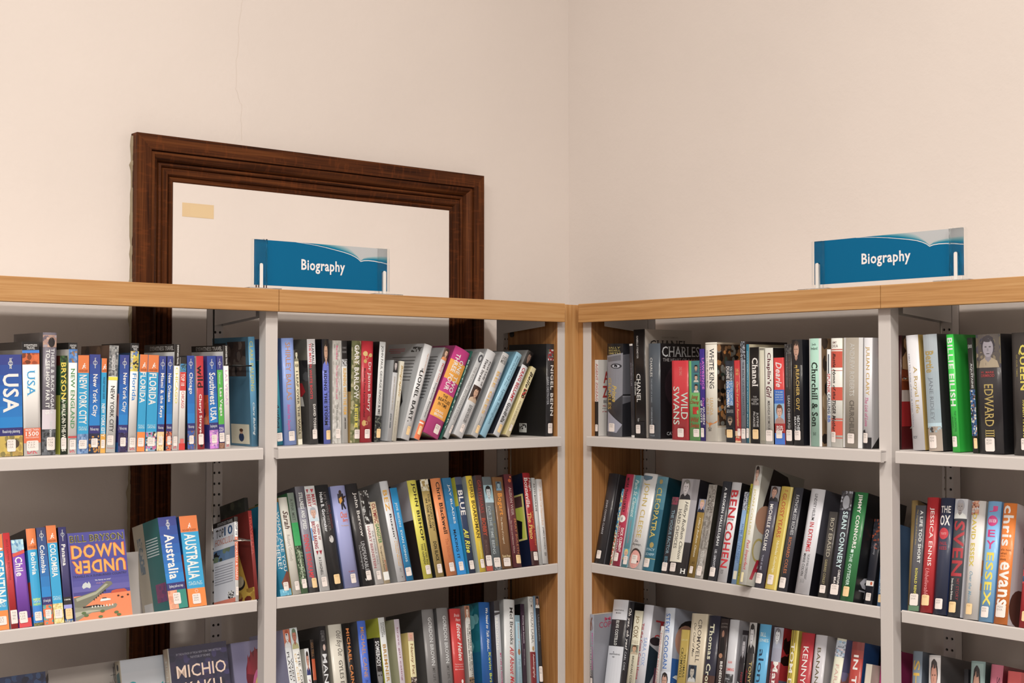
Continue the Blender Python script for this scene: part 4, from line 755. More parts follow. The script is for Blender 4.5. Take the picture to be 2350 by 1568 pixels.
bk('B3',(-0.535,-0.8054,0.03,0.0458,0.25,0.0149,0.2336,0.154),'cdbcc0','pale pink grey spine with lowercase plum serif title',[T('brave girl eating',.08,.62,'8a3a58','s',.3,.65)],side='b0a88c',k='P')
bk('B3',(-0.5057,-0.8048,0.03,0.0792,0.25,0.0171,0.1978,0.131),'e0d09c','short cream spine with brown serif title and small photo',[P(0,.1,'c8a088','d8a080','d89880','c8a088'),T('Nanny Pat',.13,.5,'8a5a38','s',.2,.75),X(.53,.65,('5a443c','c8b8a8','3a2c28'))],side='d8bc6c')
bk('B3',(-0.4565,-0.8038,0.031,0.0686,0.25,0.0348,0.2458,0.157),'827c78','left one of two identical grey hardbacks',[T('GORDON BROWN',.08,.55,'ddd8d2','s',.4,.7),T('MY LIFE, OUR TIMES',.57,.9,'55504c','s',.4,.65)],side='4c4846',k='H')
bk('B3',(-0.4145,-0.8034,0.031,0.0818,0.25,0.0345,0.2445,0.157),'827c78','right one of two identical grey hardbacks',[T('GORDON BROWN',.08,.55,'ddd8d2','s',.4,.7),T('MY LIFE, OUR TIMES',.57,.9,'55504c','s',.4,.65)],side='5c5856',k='H')
bk('B3',(-0.3786,-0.8029,0.031,0.0986,0.25,0.034,0.238,0.157),'cc3430','red hardback with white handwritten title',[Hz('Brooke',.05,.085,'e8b0a8','j',.3,.8),Hz('Hauser',.095,.13,'e8b0a8','j',.4,.9),T('Enter Helen',.15,.53,'f4ece8','j',.45,.85),Hz('The Invention of',.56,.575,'f0b0a8'),Hz('Helen Gurley',.585,.6,'f0b0a8'),Hz('Brown',.61,.625,'f0b0a8'),El(.72,.76,'f0e8e4',.55,.75)],side='8a2420',k='H')
bk('B3',(-0.3327,-0.8046,0.03,0.1028,0.25,0.0155,0.2428,0.158),'d0c8bc','slim white spine under a seated woman painting',[P(0,.16,'a86a4c','7a4a2c','e0c0a8','d8d0c4'),T('THE MOTHER OF THE BRONTES',.18,.72,'4a443c','s',.55,.9),T('WHEN MARIA MET PATRICK',.22,.66,'5a544c','s',.2,.45),X(.72,.85,('8a6a4c','3a2c24'))],side='9c8c84')
bk('B3',(-0.2935,-0.8016,0.031,0.1323,0.25,0.0351,0.2443,0.157),'1f5a9c','wide blue hardback with sea foam cover',[T('We Need to Talk About...',.06,.5,'e8ecf0','j',.5,.75),T('Kevin Bridges',.51,.95,'c8d03c','B',.5,.85)],side='0f7c88',se=[X(0,.5,('0f6c78','3a98a0','0a5460','7ac0c0'),n=6),G(.5,1,'0f5c78','0f4a78')],k='H')
bk('B3',(-0.243,-0.804,0.031,0.1329,0.25,0.0168,0.244,0.158),'c4c0c0','pale grey spine with dark square head and pink strip',[Bd(0,.1,'3a3434'),Pg([(.0,.12),(1,.11),(1,.13),(0,.15)],'4a4444'),T('BROOKING',.17,.5,'e8e4e4','B',.1,.55),T('MY LIFE IN FOOTBALL',.53,.9,'b83a6a','B',.6,.9)],side='4a444c')
bk('B3',(-0.2221,-0.7998,0.032,0.1806,0.25,0.036,0.2431,0.158),'dcd6ce','broad white hardback with black name and red script title',[T('Mel Brooks',.08,.47,'2a2624','s',.45,.75),T('All About Me!',.49,.9,'c83034','j',.4,.8)],side='aaa6a0',k='H')
bk('B3',(-0.1774,-0.8041,0.031,0.1498,0.25,0.0139,0.2015,0.133),'a4c0c8','short pale blue spine with faded orange name',[Bd(0,.08,'7a9098'),T('Nanny Pat',.1,.42,'c89888','s',.3,.75),El(.42,.5,'a8704c',.2,.8),T('Pat Brooker',.55,.85,'8aa0a8','n')])
bk('B3',(-0.162,-0.804,0.031,0.161,0.25,0.0132,0.2287,0.151),'3c2838','slim dark plum spine with small white lettering',[T('Dancing with Dementia',.13,.44,'d8ccd0','B',.4,.7),T('Christine Bryden',.5,.68,'a8989c','n',.4,.65)],side='100e10')
bk('B3',(-0.1353,-0.8032,0.031,0.1596,0.25,0.0186,0.2438,0.126),'d8d2c8','white spine with spaced grey capitals and crimson lower half',[R(.04,.02,'5a5a6a'),El(.085,.11,'5a544c',.4,.6),T('DALAI LAMA',.17,.49,'8a847c','s',.3,.7),El(.52,.57,'b08a50',.35,.7),Bd(.58,1,'7c1c20'),T('Autobiography',.6,.85,'dccac0','s',.3,.7)],side='a8a49c',k='H')
bk('B3',(-0.1079,-0.8041,0.031,0.1496,0.25,0.0139,0.2437,0.126),'2c2a2c','slim black spine with man\'s photo',[P(0,.13,'6a5a50','1c1614','c08c70','e8e4e0'),T('Unbelievable',.2,.48,'7a7674','n',.4,.8),['s',.74,.9,.1,.9,'w','BUS']],side='9cbcd4')

# ---------------- C1
bk('C1',(0.0318,-0.1495,0.03,0.0026,0,0.0131,0.1983,0.125),'2a2624','short spine beside the post, white cover with red letters',[Bd(0,.55,'d8ccc0'),T('AGENT ZIGZAG',.05,.54,'a83028','n',.3,.9),Bd(.55,1,'241f1e'),S('',.85,.2,.95)],side='d0c4b8',se=[Hz('AGENT',.15,.31,'b03028','B',.15,.95),Hz('ZIGZAG',.34,.5,'b03028','B',.12,1),Hz('BEN MACINTYRE',.53,.57,'4a4440','n',.15,.95),Hz('Superb',.6,.62,'b03028'),Hz('meticulously',.63,.65,'3a3430'),Hz('researched',.67,.69,'b03028'),Pg([(.4,1),(.45,.86),(.75,.8),(1,.86),(1,1)],'24201e')])
bk('C1',(0.0651,-0.1486,0.04,0.0165,0,0.0574,0.2392,0.158),'3c3a3e','thick black and white hardback with a staring face',[Bd(0,.13,'161416'),Hz('SALLY',.035,.055,'b09a50','s'),Hz('BEDELL',.065,.085,'b09a50','s'),Hz('SMITH',.095,.115,'b09a50','s'),Pg([(0,.13),(1,.1),(1,.55),(.6,.62),(.1,.5)],'8a868a'),Pg([(.05,.15),(.9,.12),(.9,.18),(.1,.2)],'6a6668'),El(.215,.27,'343236',.3,.95),El(.225,.262,'b8b4b8',.4,.85),El(.228,.258,'1a181c',.52,.72),Pg([(.1,.75),(.1,1),(1,1),(1,.88)],'565458'),Pg([(.12,.73),(1,.87),(.7,.96),(.1,.95)],'9a96a0'),T('CHARLES',.37,.71,'c8a040','s',.12,.35),T('Prince',.45,.63,'d8b040','j',.42,.68),S('CHA',.86,.22,.6)],side='2a282c',se=[Pg([(0,.12),(.3,.1),(.35,.6),(0,.65)],'6c686c'),Bd(.56,.575,'8a8488',0,.25),Bd(.545,.56,'1a181a',0,.3),El(.78,.87,'7a5a30',.35,.6),El(.79,.86,'2a282c',.38,.57)],k='H')
bk('C1',(0.1659,-0.1496,0.03,-0.0289,0,0.0108,0.2375,0.157),'332f32','thin dark spine with white ends squeezed against tall black book',[Bd(0,.02,'d8ccc0'),Bd(.975,1,'d8ccc0'),T('AN INTIMATE LIFE',.2,.45,'8a8088','n',.2,.6)],side='2c2a2c')
bk('C1',(0.179,-0.1496,0.03,-0.0188,0,0.0395,0.2732,0.175),'0e0c0e','tallest black spine with white serif name, cream cover behind',[T('ISABELLE FIEMEYER',.06,.27,'b8b0a8','n',.25,.4),T('CHANEL',.41,.67,'f0ece8','s',.2,.55),T('THE ENIGMA',.48,.61,'e8e4e0','B',.02,.12),T('Flammarion',.82,.88,'c8c4c0','s',.25,.4),Bd(.85,.97,'1c1a1c',.15,.85),S('CHA',.88,.1,.5,h=.08)],side='b8a898',se=[Hz('ISABELLE FIEMEYER',.065,.08,'8a7c6c','s',.35,.7),Hz('CHANEL',.1,.19,'241c18','s',.1,.9)],k='P')
bk('C1',(0.2261,-0.1495,0.03,0.001,0,0.0402,0.2367,0.15),'4c5258','slate grey spine with thin white capitals, black cover beside',[T('CHARLES',.15,.35,'e8e4e4','n',.2,.42),T('THE HEART OF A KING',.37,.62,'a8acb0','n',.28,.4),T('CATHERINE MAYER',.67,.86,'a8acb0','n',.3,.42),Hz('W.H. ALLEN',.96,.975,'9aa0a4','s',.2,.6),['s',.855,.945,.15,.6,'w','CHA']],side='1c1719',se=[Hz('CHARLES',.03,.14,'ccc8c4','s',.04,.96),Hz('THE HEART OF A KING',.155,.19,'a89c98','n',.06,.95),Hz('CATHERINE MAYER',.93,.965,'d0ccc8','n',.15,.9),El(.2,.7,'2e2024',.1,.9)],k='H')
bk('C1',(0.3057,-0.1496,0.03,-0.0028,0,0.0539,0.1934,0.128),'cc2c34','thick scarlet paperback in crinkled plastic with white capitals',[T('JUNG CHANG',.08,.19,'e88a80','s',.4,.62),T('SWANS',.33,.81,'c8dcc8','n',.08,.45),T('WILD',.4,.74,'c8dcc8','n',.55,.95),S('CHA',.855,.35,.72,h=.11)],side='8a1c24')
bk('C1',(0.3629,-0.1496,0.03,-0.0132,0,0.0336,0.1922,0.127),'6cae5c','green patchwork paperback with three small portraits',[Bd(0,.4,'3a7a7c',.25,1),P(.05,.15,'3a6a74','241c18','c8a080','4a5a6a',.45,.95),P(.17,.27,'3a6a74','241c18','d8b090','c8c0b0',.45,.95),P(.29,.4,'3a6a74','241c18','d0a888','d8d0c0',.45,.95),Hz('Jung',.43,.49,'a83a1c','j',.2,.85),Hz('Chang',.5,.55,'a83a1c','j',.1,.95),X(.58,.67,('c8281c','6cae5c','b8341c'),.35,.9,3),Hz('Wild',.71,.77,'a83a1c','j',.15,.9),Hz('Swans',.78,.84,'a83a1c','j',.1,.95),S('CHA',.855,.4,.95,h=.1)],side='4a8a44')
bk('C1',(0.3978,-0.1496,0.03,-0.0135,0,0.0152,0.2205,0.146),'3c2a80','slim royal purple spine with pink and white capitals',[T('LAWRENCE',.1,.44,'d86ac8','B',.5,.95),T('CHANEY',.15,.4,'b84aa8','B',.05,.4),T('Drag',.53,.63,'d86ac8','i',.4,.9),T('QUEEN',.63,.82,'f0ecf4','B',.55,.95),T('OF SCOTS',.56,.8,'f0ecf4','B',.05,.45),S('CHA',.86,.15,.8,h=.1)],side='2c1f60')
bk('C1',(0.4144,-0.1496,0.03,-0.0032,0,0.0368,0.2355,0.16),'e4d8c4','ivory hardback with serif title and ornate patterned cover',[Bd(.015,.02,'8a7460'),T('WHITE KING',.06,.47,'2a2830','s',.45,.8),T('Charles I Traitor Murderer Martyr',.08,.46,'5a5044','i',.15,.32),T('LEANDA',.56,.74,'d0a460','s',.48,.72),T('de LISLE',.56,.73,'d0a460','s',.15,.38),Pg([(.0,.79),(.3,.82),(.5,.81),(.5,.84),(.45,.87),(.38,.83),(.05,.81)],'c87830'),Pg([(1,.79),(.7,.82),(.5,.81),(.5,.84),(.62,.83),(.95,.81)],'c87830'),T('CHA',.86,.9,'3a3630','n',.3,.6)],side='c8b094',se=[X(.02,.84,('4a3424','c8803a','3a4438','a8764a','1c1612','8a8478','c8b094'),0,1,13),Bd(.86,1,'dccdb8'),Hz('LE',.88,.94,'c89868','s',.15,.4)],k='H')
bk('C1',(0.478,-0.1496,0.03,-0.0115,0,0.0254,0.191,0.126),'242a34','black paperback with white capitals, blue flash, goggled face',[Bd(.25,.55,'4a80b8',.1,.9),T('YOU CAN RUN BUT YOU CAN\'T HIDE',.07,.55,'c8d4e0','B',.55,.85),T('DUANE DOG CHAPMAN',.07,.57,'f0f4f8','B',.12,.5),Hz('WITH LAURA',.6,.615,'b8b4b0'),Hz('MORTON',.62,.64,'b8b4b0'),P(.68,.82,'1c1c20','5a4a38','a88c74','1a1a1c'),El(.72,.74,'101014',.3,.7),S('',.845,.1,.8,'c',.1)],k='P')
bk('C1',(0.5058,-0.1496,0.03,-0.0178,0,0.0165,0.1918,0.127),'c02a2c','red paperback with italic cream lettering and gilt numerals',[Hz('16',.1,.14,'e0b860','s',.3,.8),Hz('85',.15,.18,'e0b860','s',.3,.8),T('Charles II and the Restoration',.26,.8,'e8c878','i',.4,.75),Bd(.86,1,'e0b890'),X(.92,.98,('c04030','5a6a3a','e0b890')),S('CHA',.83,.5,1)],k='P')
bk('C1',(0.5235,-0.1496,0.03,-0.0075,0,0.014,0.2357,0.156),'7c7e84','narrow grey spine with engraved portrait at top',[X(0,.18,('3c3c40','8c8c90','aaaaae')),T('THE REAL QUEEN CHARLOTTE',.2,.73,'4c4e54','s',.3,.75),S('CHA',.86,.1,.95,h=.1)],side='3a2c2a',k='P')
bk('C1',(0.5387,-0.1495,0.03,0.0031,0,0.0083,0.2288,0.151),'2c7488','very narrow teal spine with small white capitals',[T('POLLY MEMOIRS OF A KEATS AND MURRY',.07,.84,'b8ccd4','s',.3,.6),S('CHE',.85,.1,.95,h=.1)],side='c8b898',k='P')
bk('C1',(0.5514,-0.1496,0.03,-0.0109,0,0.0281,0.2216,0.146),'161212','black paperback with white serif name and cream sticker',[T('Chanel',.11,.41,'f4ece8','S',.25,.85),Hz('THE',.51,.525,'b8b0a8','s',.3,.7),Hz('LEGEND',.535,.555,'b8b0a8','s'),Hz('AND',.56,.575,'b8b0a8','s',.3,.7),Hz('THE LIFE',.58,.6,'b8b0a8','s'),T('JUSTINE',.68,.83,'c8c0b8','s',.6,.85),T('PICARDIE',.67,.83,'c8c0b8','s',.3,.52),S('',.855,.25,.85,'c',.1)],side='d8ccb4',k='P')
bk('C1',(0.5807,-0.1496,0.03,-0.0106,0,0.0127,0.2191,0.145),'ccc2a8','plain cream spine without lettering',[Bd(.97,1,'8a8070'),Bd(0,.02,'8a8070')],k='P')
bk('C1',(0.5946,-0.1496,0.03,-0.0046,0,0.0236,0.2193,0.145),'d8d0c0','ivory spine with curly plum display title',[T('Chaplin\'s',.05,.38,'5a1c2c','S',.2,.75),T('Girl',.4,.52,'5a1c2c','j',.15,.8),T('MIRANDA SEYMOUR',.55,.86,'4a4440','s',.3,.6),['s',.855,.97,.1,.9,'w','CHE']],side='1c1616',k='P')
bk('C1',(0.6224,-0.1496,0.03,-0.0195,0,0.0284,0.1965,0.13),'d83834','red and blue banded paperback with laughing woman\'s photo',[T('Dearie',.05,.34,'f0dcd4','j',.2,.8),Bd(.37,.53,'4070c0'),Hz('THE',.39,.405,'c8d4ec'),Hz('REMARKABLE',.42,.435,'c8d4ec'),Hz('LIFE OF',.45,.465,'c8d4ec'),Hz('JULIA CHILD',.48,.495,'c8d4ec'),P(.53,.76,'90b4cc','6a4430','d8a890','b08478'),Hz('BOB',.785,.81,'f4ece8','B',.2,.8),Hz('SPITZ',.815,.845,'f4ece8','B',.15,.85),Bd(.87,1,'4070c0'),['s',.84,.93,.15,.75,'w','CHI']],k='P')
bk('C1',(0.6519,-0.1496,0.03,-0.0099,0,0.0197,0.2272,0.15),'34302f','worn charcoal spine with small serif name',[X(0,.1,('3a3634','5a5652','24201f')),T('A Long Way from Paradise',.07,.45,'7a6858','s',.6,.8),T('Surviving the Rwandan Genocide',.08,.43,'a8a29c','i',.25,.4),T('LEAH CHISHUGI',.51,.84,'c8c2bc','s',.4,.7),S('CHI',.85,.15,.95,h=.11)],k='P')
bk('C1',(0.673,-0.1496,0.03,-0.0105,0,0.0289,0.2361,0.156),'1e1c20','black hardback with a man\'s face and gold capitals',[P(0,.24,'1e1c20','3a2c24','c8967c','1e1c20',.02,.98),T('REACHER GUY',.28,.67,'c8a248','B',.45,.75),T('THE AUTHORISED BIOGRAPHY OF LEE CHILD',.29,.68,'8a7440','n',.22,.32),X(.24,.27,('c8a248','1e1c20'),.3,.6,3),T('HEATHER',.72,.87,'e0dcd8','n',.5,.75),T('MARTIN',.73,.88,'e0dcd8','n',.22,.42),S('CHI',.86,.25,.8)],side='1a1a20',k='H')
bk('C1',(0.719,-0.1496,0.03,-0.0021,0,0.0328,0.2379,0.14),'a8ccb4','mint green hardback with fat black Didone title',[Bd(0,1,'dcd4cc',0,.12),Bd(0,1,'dcd4cc',.84,1),Hz('Josh',.045,.07,'24302a','s',.3,.65),Hz('Ireland',.08,.105,'24302a','s',.2,.75),T('Churchill',.22,.57,'1c2a20','S',.25,.75),T('& Son',.6,.82,'1c2a20','S',.25,.75),T('CHU',.87,.9,'3a4a40','n',.35,.6)],side='5a4a3a',se=[X(.0,1,('8a6a4a','4a3a30','2a201c','a88a68'),0,1,5)],k='H')
bk('C1',(0.7645,-0.1495,0.03,0.0065,0,0.0101,0.2133,0.141),'e0dcd4','slim white spine with red and navy block letters',[Bd(.05,.25,'3a4048',.3,.6),T('SPUTNIK',.25,.45,'c83a3a','B',.1,.9),T('CALLING',.46,.66,'2a3048','B',.2,.9),T('BB',.68,.75,'4a68b0','B',.2,.9)],side='ccc8c0',k='P')
bk('C1',(0.776,-0.1494,0.03,0.0058,0,0.0295,0.2373,0.157),'e4dccc','cream hardback banded coral with brush handwritten title',[Hz('AMY',.03,.05,'6a3a34','s',.15,.6),Hz('CHUA',.06,.085,'6a3a34','s',.1,.7),Bd(.1,.11,'c86050'),Bd(.12,.27,'d05038'),Bd(.295,.3,'c86050'),Bd(.45,.57,'d05038'),Bd(.735,.75,'c86050'),Bd(.76,.89,'d05038'),Bd(.91,.92,'c86050'),T('Battle Hymn of the',.14,.56,'2c2422','j',.15,.5),T('TIGER Mother',.57,.86,'2c2422','j',.15,.5),['s',.86,.955,.05,.5,'w','CHU']],side='c8b898',k='H')
bk('C1',(0.8067,-0.1487,0.03,0.018,0,0.0488,0.2371,0.156),'a89a88','broad taupe hardback with white edges and spaced capitals',[Bd(0,1,'dcd4cc',0,.13),Bd(0,1,'dcd4cc',.82,1),T('ANDREW ROBERTS',.05,.53,'d0c8bc','s',.38,.62),T('CHURCHILL',.57,.86,'5a5248','s',.38,.62),S('CHU',.87,.3,.65)],side='c0b8b0',k='H')
bk('C1',(0.8573,-0.1491,0.03,0.0205,0,0.0214,0.2362,0.13),'dcd4d0','white hardback with gold capitals and pink script',[T('JULIAN CLARY',.08,.52,'c89a38','n',.25,.75),T('The Lick of Love',.54,.8,'c84a80','i',.25,.65),Bd(.9,1,'241f22'),Pg([(0,.84),(.3,.83),(.5,.9),(0,.9)],'241f22'),S('CLA',.86,.1,.65)],side='c8c0bc',se=[Pg([(.2,.9),(.9,.86),(1,.84),(1,1),(0,1)],'1e1a1c')],k='H')
bk('C1',(0.8831,-0.1494,0.057,0.0114,0,0.0146,0.2414,0.159),'dccdb4','cream and red spine nearly hidden by the second white post',[X(.05,.2,('c8342c','e0d0b8','b02c28')),T('PUNK',.25,.55,'c8344c','B',.2,.6)],k='P')
# ---------------- D1
bk('D1',(0.9205,-0.1494,0.057,0.0116,0,0.0138,0.2402,0.15),'3a1416','dark red photographic book behind the second white post',(),side='5a1418',se=[X(0,.3,('3a2620','8a5a34','c09468','24160f'),0,1,5),Bd(.3,.48,'7a3414'),X(.36,.4,('a86030','5a2410')),Bd(.48,.58,'c0b0a8'),Bd(.58,.8,'a01c22'),T('',0,.1,'ffffff'),Hz('A',.68,.82,'d8d0c8','B',.2,.8),Bd(.83,1,'5a1018')],k='H')
bk('D1',(0.9702,-0.1496,0.045,-0.0642,0,0.0286,0.2393,0.158),'dcd4d0','white hardback with gilt title and small capitals',[T('A Royal Life',.27,.68,'b8964a','s',.45,.8),T('HRH The Duke of Kent & Hugo Vickers',.16,.8,'8a8a9a','s',.12,.28),Hz('ROY',.875,.9,'4a4a50','n',.15,.5)],side='c8a04a',se=[Bd(.43,1,'221e30',.1,1)],k='H')
bk('D1',(1.008,-0.1496,0.045,-0.0536,0,0.032,0.2399,0.158),'a8aeb0','silver grey hardback with gilt title above beach figures',[G(0,.8,'b0b4b4','9aa8ac'),T('Bertie',.14,.33,'b0924a','S',.15,.75),T('JANE RIDLEY',.37,.74,'7a8084','s',.25,.6),Bd(.76,.8,'b8ccd0'),Bd(.81,1,'a89482'),X(.79,.84,('a89482','3a3634','9aa8ac'),.1,.95,5),['s',.865,.975,.1,.65,'w','EDW']],side='332f30',k='H')
bk('D1',(1.0618,-0.1496,0.045,-0.0536,0,0.0161,0.2391,0.14),'2cc83c','brilliant green hardback with blocky white capitals',[T('BILLIE EILISH',.03,.61,'e4f0e0','B',.12,.85),T('THE UNOFFICIAL',.65,.83,'1c6a2c','i',.55,.8),T('BIOGRAPHY',.7,.8,'1c6a2c','i',.2,.4),S('EIL',.865,.1,.75)],side='18a82c',se=[Bd(.1,.35,'5aa85c',.55,.9),X(.11,.34,('8a9a88','18a82c'),.55,.9,5)],k='H')
bk('D1',(1.1069,-0.1496,0.045,-0.0496,0,0.0114,0.2311,0.153),'24221f','slim black spine with gold capitals and blue medieval figures',[X(.45,.85,('2a5a8a','1c1a1c','8a5a50','c8c0b0','2a3a5a'),0,1,4),T('AQUITAINE',.22,.44,'d8d4cc','s',.35,.75),Hz('ELEANOR',.06,.09,'a8a49c'),S('',.87,.3,.95,'c')],side='2a3a24',k='P')
bk('D1',(1.1207,-0.1496,0.045,-0.0253,0,0.0532,0.2367,0.156),'2f2a2c','very thick charcoal hardback with sculpted head photo and gilt title',[X(0,.28,('6a5e48','3c3a44','84745a','4c4650'),0,1,5),P(0,.28,'5a5048','3a3438','9a9094','a89478',.1,.95),Hz('W. MARK',.31,.33,'a83a38','B',.2,.75),Hz('ORMROD',.335,.36,'a83a38','B',.2,.75),T('EDWARD III',.42,.86,'b89c50','s',.32,.68),['s',.865,.98,.3,.68,'w','EDW']],side='1c1a1c',k='H')
bk('D1',(1.195,-0.1496,0.045,-0.0134,0,0.0395,0.2384,0.157),'3a332f','dark brown thick hardback with yellow capitals at picture\'s right edge',[T('QUEEN',.1,.47,'d8c23c','B',.4,.8),T('OF OUR TIMES',.18,.36,'a08c40','n',.25,.33),T('ROBERT HARDMAN',.55,.9,'c8b43c','B',.55,.8),['s',.86,.955,.45,.8,'w','ELI']],side='1a1816',k='H')
# ---------------- C2
bk('C2',(0.0334,-0.4796,0.024,-0.0068,0.25,0.0333,0.2363,0.129),'332f31','dark hardback leaning away from the oak end panel',[T('JOHN COOPER CLARKE',.3,.68,'c4c0c0','n',.3,.55),S('CLA',.86,.3,.75)],side='2e2a2c',se=[T('',0,.1,'2e2a2c'),Bd(0,1,'5c585a',.02,.05),El(.32,.38,'8a8480',.2,.5),El(.4,.46,'8a8480',.15,.4)],k='H')  # pale strip beside the spine edge is glare painted on the cover
bk('C2',(0.0916,-0.4796,0.024,-0.0139,0.25,0.0062,0.1986,0.131),'d8d0b8','very thin multicoloured patterned spine',[X(0,.6,('2a8ab0','e8e0d0','1c4a6a','d8c040'),0,1,2),X(.6,1,('c84a3a','e8e0d0','3a8a4a'),0,1,2)],k='P')
bk('C2',(0.1012,-0.4796,0.024,-0.0245,0.25,0.0268,0.2374,0.151),'b82c48','crimson pink hardback with white roundel',[T('MORE THAN LIKELY',.04,.42,'241418','B',.3,.65),El(.45,.53,'f0e8e4',.05,.85),T('A MEMOIR',.47,.51,'3a2c2c','B',.35,.55),T('DICK CLEMENT',.59,.85,'f4e4e4','B',.55,.85),T('IAN LA FRENAIS',.57,.86,'e8ccd0','B',.15,.42),S('CLE',.86,.2,.75)],side='d8c8c4',k='H')
bk('C2',(0.1327,-0.4796,0.024,-0.0203,0.25,0.021,0.2368,0.151),'62a0a8','pale teal hardback with white signature lettering',[T('Pam St Clement',.05,.46,'dce8e8','i',.2,.8),T('THE END OF AN EARRING',.49,.74,'b87c80','n',.4,.6),P(.8,.92,'62a0a8','e0c070','d8a888','b08a58'),S('CLE',.88,.3,.95)],side='b8ccd0',k='P')
bk('C2',(0.1552,-0.479,0.024,0.0118,0.25,0.0477,0.2432,0.149),'e4dcd4','wide white hardback with gold capitals, peeping forehead at foot',[Pg([(0,.02),(.75,.03),(.7,.06),(.3,.08),(.05,.06)],'5a7484'),T('JOHN CLEESE',.1,.68,'ccac50','n',.2,.65),Hz('So,',.7,.73,'3a3634','i',.25,.55),Hz('Anyway..',.735,.77,'3a3634','i',.1,.8),El(.79,.98,'3a2c28',.08,.9),El(.81,1.0,'e09a8c',.12,.86),El(.915,.935,'3a2c2c',.62,.78),S('CLE',.86,.3,.7)],side='d8d4d0',se=[Bd(.1,.17,'3a4e60',0,.2)],k='H')
bk('C2',(0.208,-0.4796,0.024,-0.0042,0.25,0.0374,0.2375,0.15),'2c6878','deep teal hardback with tall gold serif capitals',[G(0,.35,'5c8894','3c7484'),G(.35,1,'1c5c70','2a6878'),El(.03,.08,'a88c4c',.35,.65),T('CLEOPATRA',.12,.66,'d8b84c','s',.25,.7),El(.7,.76,'a89050',.4,.75),Hz('STACY',.765,.79,'b8ccd0','s'),Hz('SCHIFF',.815,.84,'b8ccd0','s'),Bd(.87,.875,'c8b060'),S('CLE',.875,.12,.65)],side='103a44',se=[El(.6,.75,'6a5a2a',.7,.95),El(.61,.74,'103a44',.72,.93)],k='H')
bk('C2',(0.272,-0.4796,0.024,-0.0217,0.25,0.0212,0.1896,0.125),'3a3638','short narrow charcoal spine with pale blue serif capitals',[X(0,.1,('8a3a4a','5a3a3c')),T('THE VOGUE FACTOR',.17,.75,'8aa4ac','s',.25,.7),T('KIRSTIE CLEMENTS',.78,.92,'6a98a8','n',.2,.7),['s',.86,.97,.05,.85,'w','CLE']],k='P')
bk('C2',(0.2953,-0.4796,0.024,-0.0215,0.25,0.0586,0.2368,0.151),'3a3434','large hardback with smiling woman portrait and cream autograph panel',[P(0,.22,'a09898','7a746c','d8ccc8','2c2a2e',.0,.7),Bd(.22,.87,'e4d8c0',0,.7),Bd(0,.22,'8c8484',.7,1),Bd(.22,.66,'a49c9c',.7,1),T('Hillary Rodham Clinton',.24,.84,'2c2a2a','i',.38,.62),T('HARD CHOICES',.32,.73,'4a4644','s',.1,.3),S('CLI',.88,.1,.45),Hz('H',.93,.98,'e8e4e0','S',.7,.95)],side='28242a',k='H')
bk('C2',(0.3568,-0.4796,0.024,0.0003,0.25,0.0221,0.1909,0.126),'96742c','short ochre spine topped with a woman\'s colour photo',[P(0,.17,'8a8a98','c8a070','d8a898','22283a'),T('Hillary Rodham Clinton',.24,.74,'e8dcc0','i',.35,.7),Hz('ABACUS',.8,.83,'5a4420','n',.4,.8),S('CLI',.86,.3,.75)],k='P')
bk('C2',(0.382,-0.4796,0.024,-0.0098,0.25,0.0263,0.2282,0.151),'978c80','grey brown spine with outlined faded capitals',[X(0,1,('9a8f84','8a8074','a89e92'),n=6),T('CLOUGH',.05,.3,'5a504a','n',.55,.9),T('REVIE',.12,.29,'4a423c','n',.2,.5),T('The rivals who changed',.33,.68,'6a6058','n',.5,.8),T('the face of English football',.34,.69,'6a6058','n',.15,.42),T('ROGER HERMISTON',.71,.9,'d0c8bc','B',.3,.7),['s',.87,.97,.2,.75,'w','CLO']],side='2e2a22',k='P')
bk('C2',(0.4233,-0.4796,0.024,-0.0032,0.25,0.0271,0.2381,0.151),'3c3b40','charcoal hardback with white condensed bold capitals',[T('A BROKEN HALLELUJAH',.06,.65,'e0dcdc','B',.35,.7),T('LIEL LEIBOVITZ',.69,.87,'c8c4c4','B',.4,.65),['s',.87,.96,.2,.8,'w','COH']],side='1c1b18',k='H')
bk('C2',(0.4525,-0.4796,0.024,-0.0054,0.25,0.0291,0.2377,0.151),'dcd4d0','white hardback with enormous red capitals',[T('BEN',.08,.36,'c8202c','B',.1,.85),T('COHEN',.4,.86,'c8202c','B',.1,.85),T('MY STORY',.37,.385,'3a2c2c','n'),T('920 COH',.88,.92,'6a6460','n',.3,.6)],side='17161c',se=[El(.82,.92,'b01c24',.3,.95)],k='H')
bk('C2',(0.4957,-0.4796,0.024,-0.0108,0.25,0.0129,0.2172,0.143),'8cacd0','light blue narrow spine under a faded photo',[X(0,.2,('c8c8cc','4a4e5a','8a8e98')),T('HOME BEFORE NIGHT',.35,.78,'4a6a98','s',.5,.9),T('HUGH LEONARD',.42,.75,'4a6a98','s',.15,.45),Bd(.86,.95,'d8ccb0',.2,1)],k='P')
bk('C2',(0.511,-0.4796,0.024,-0.0161,0.25,0.0064,0.2375,0.151),'c8bc20','very thin acid yellow spine',[T('PHIL COLLINS',.05,.3,'4a4410','n',.2,.8),T('STORY',.8,.92,'4a4410','n',.2,.8)],k='P')
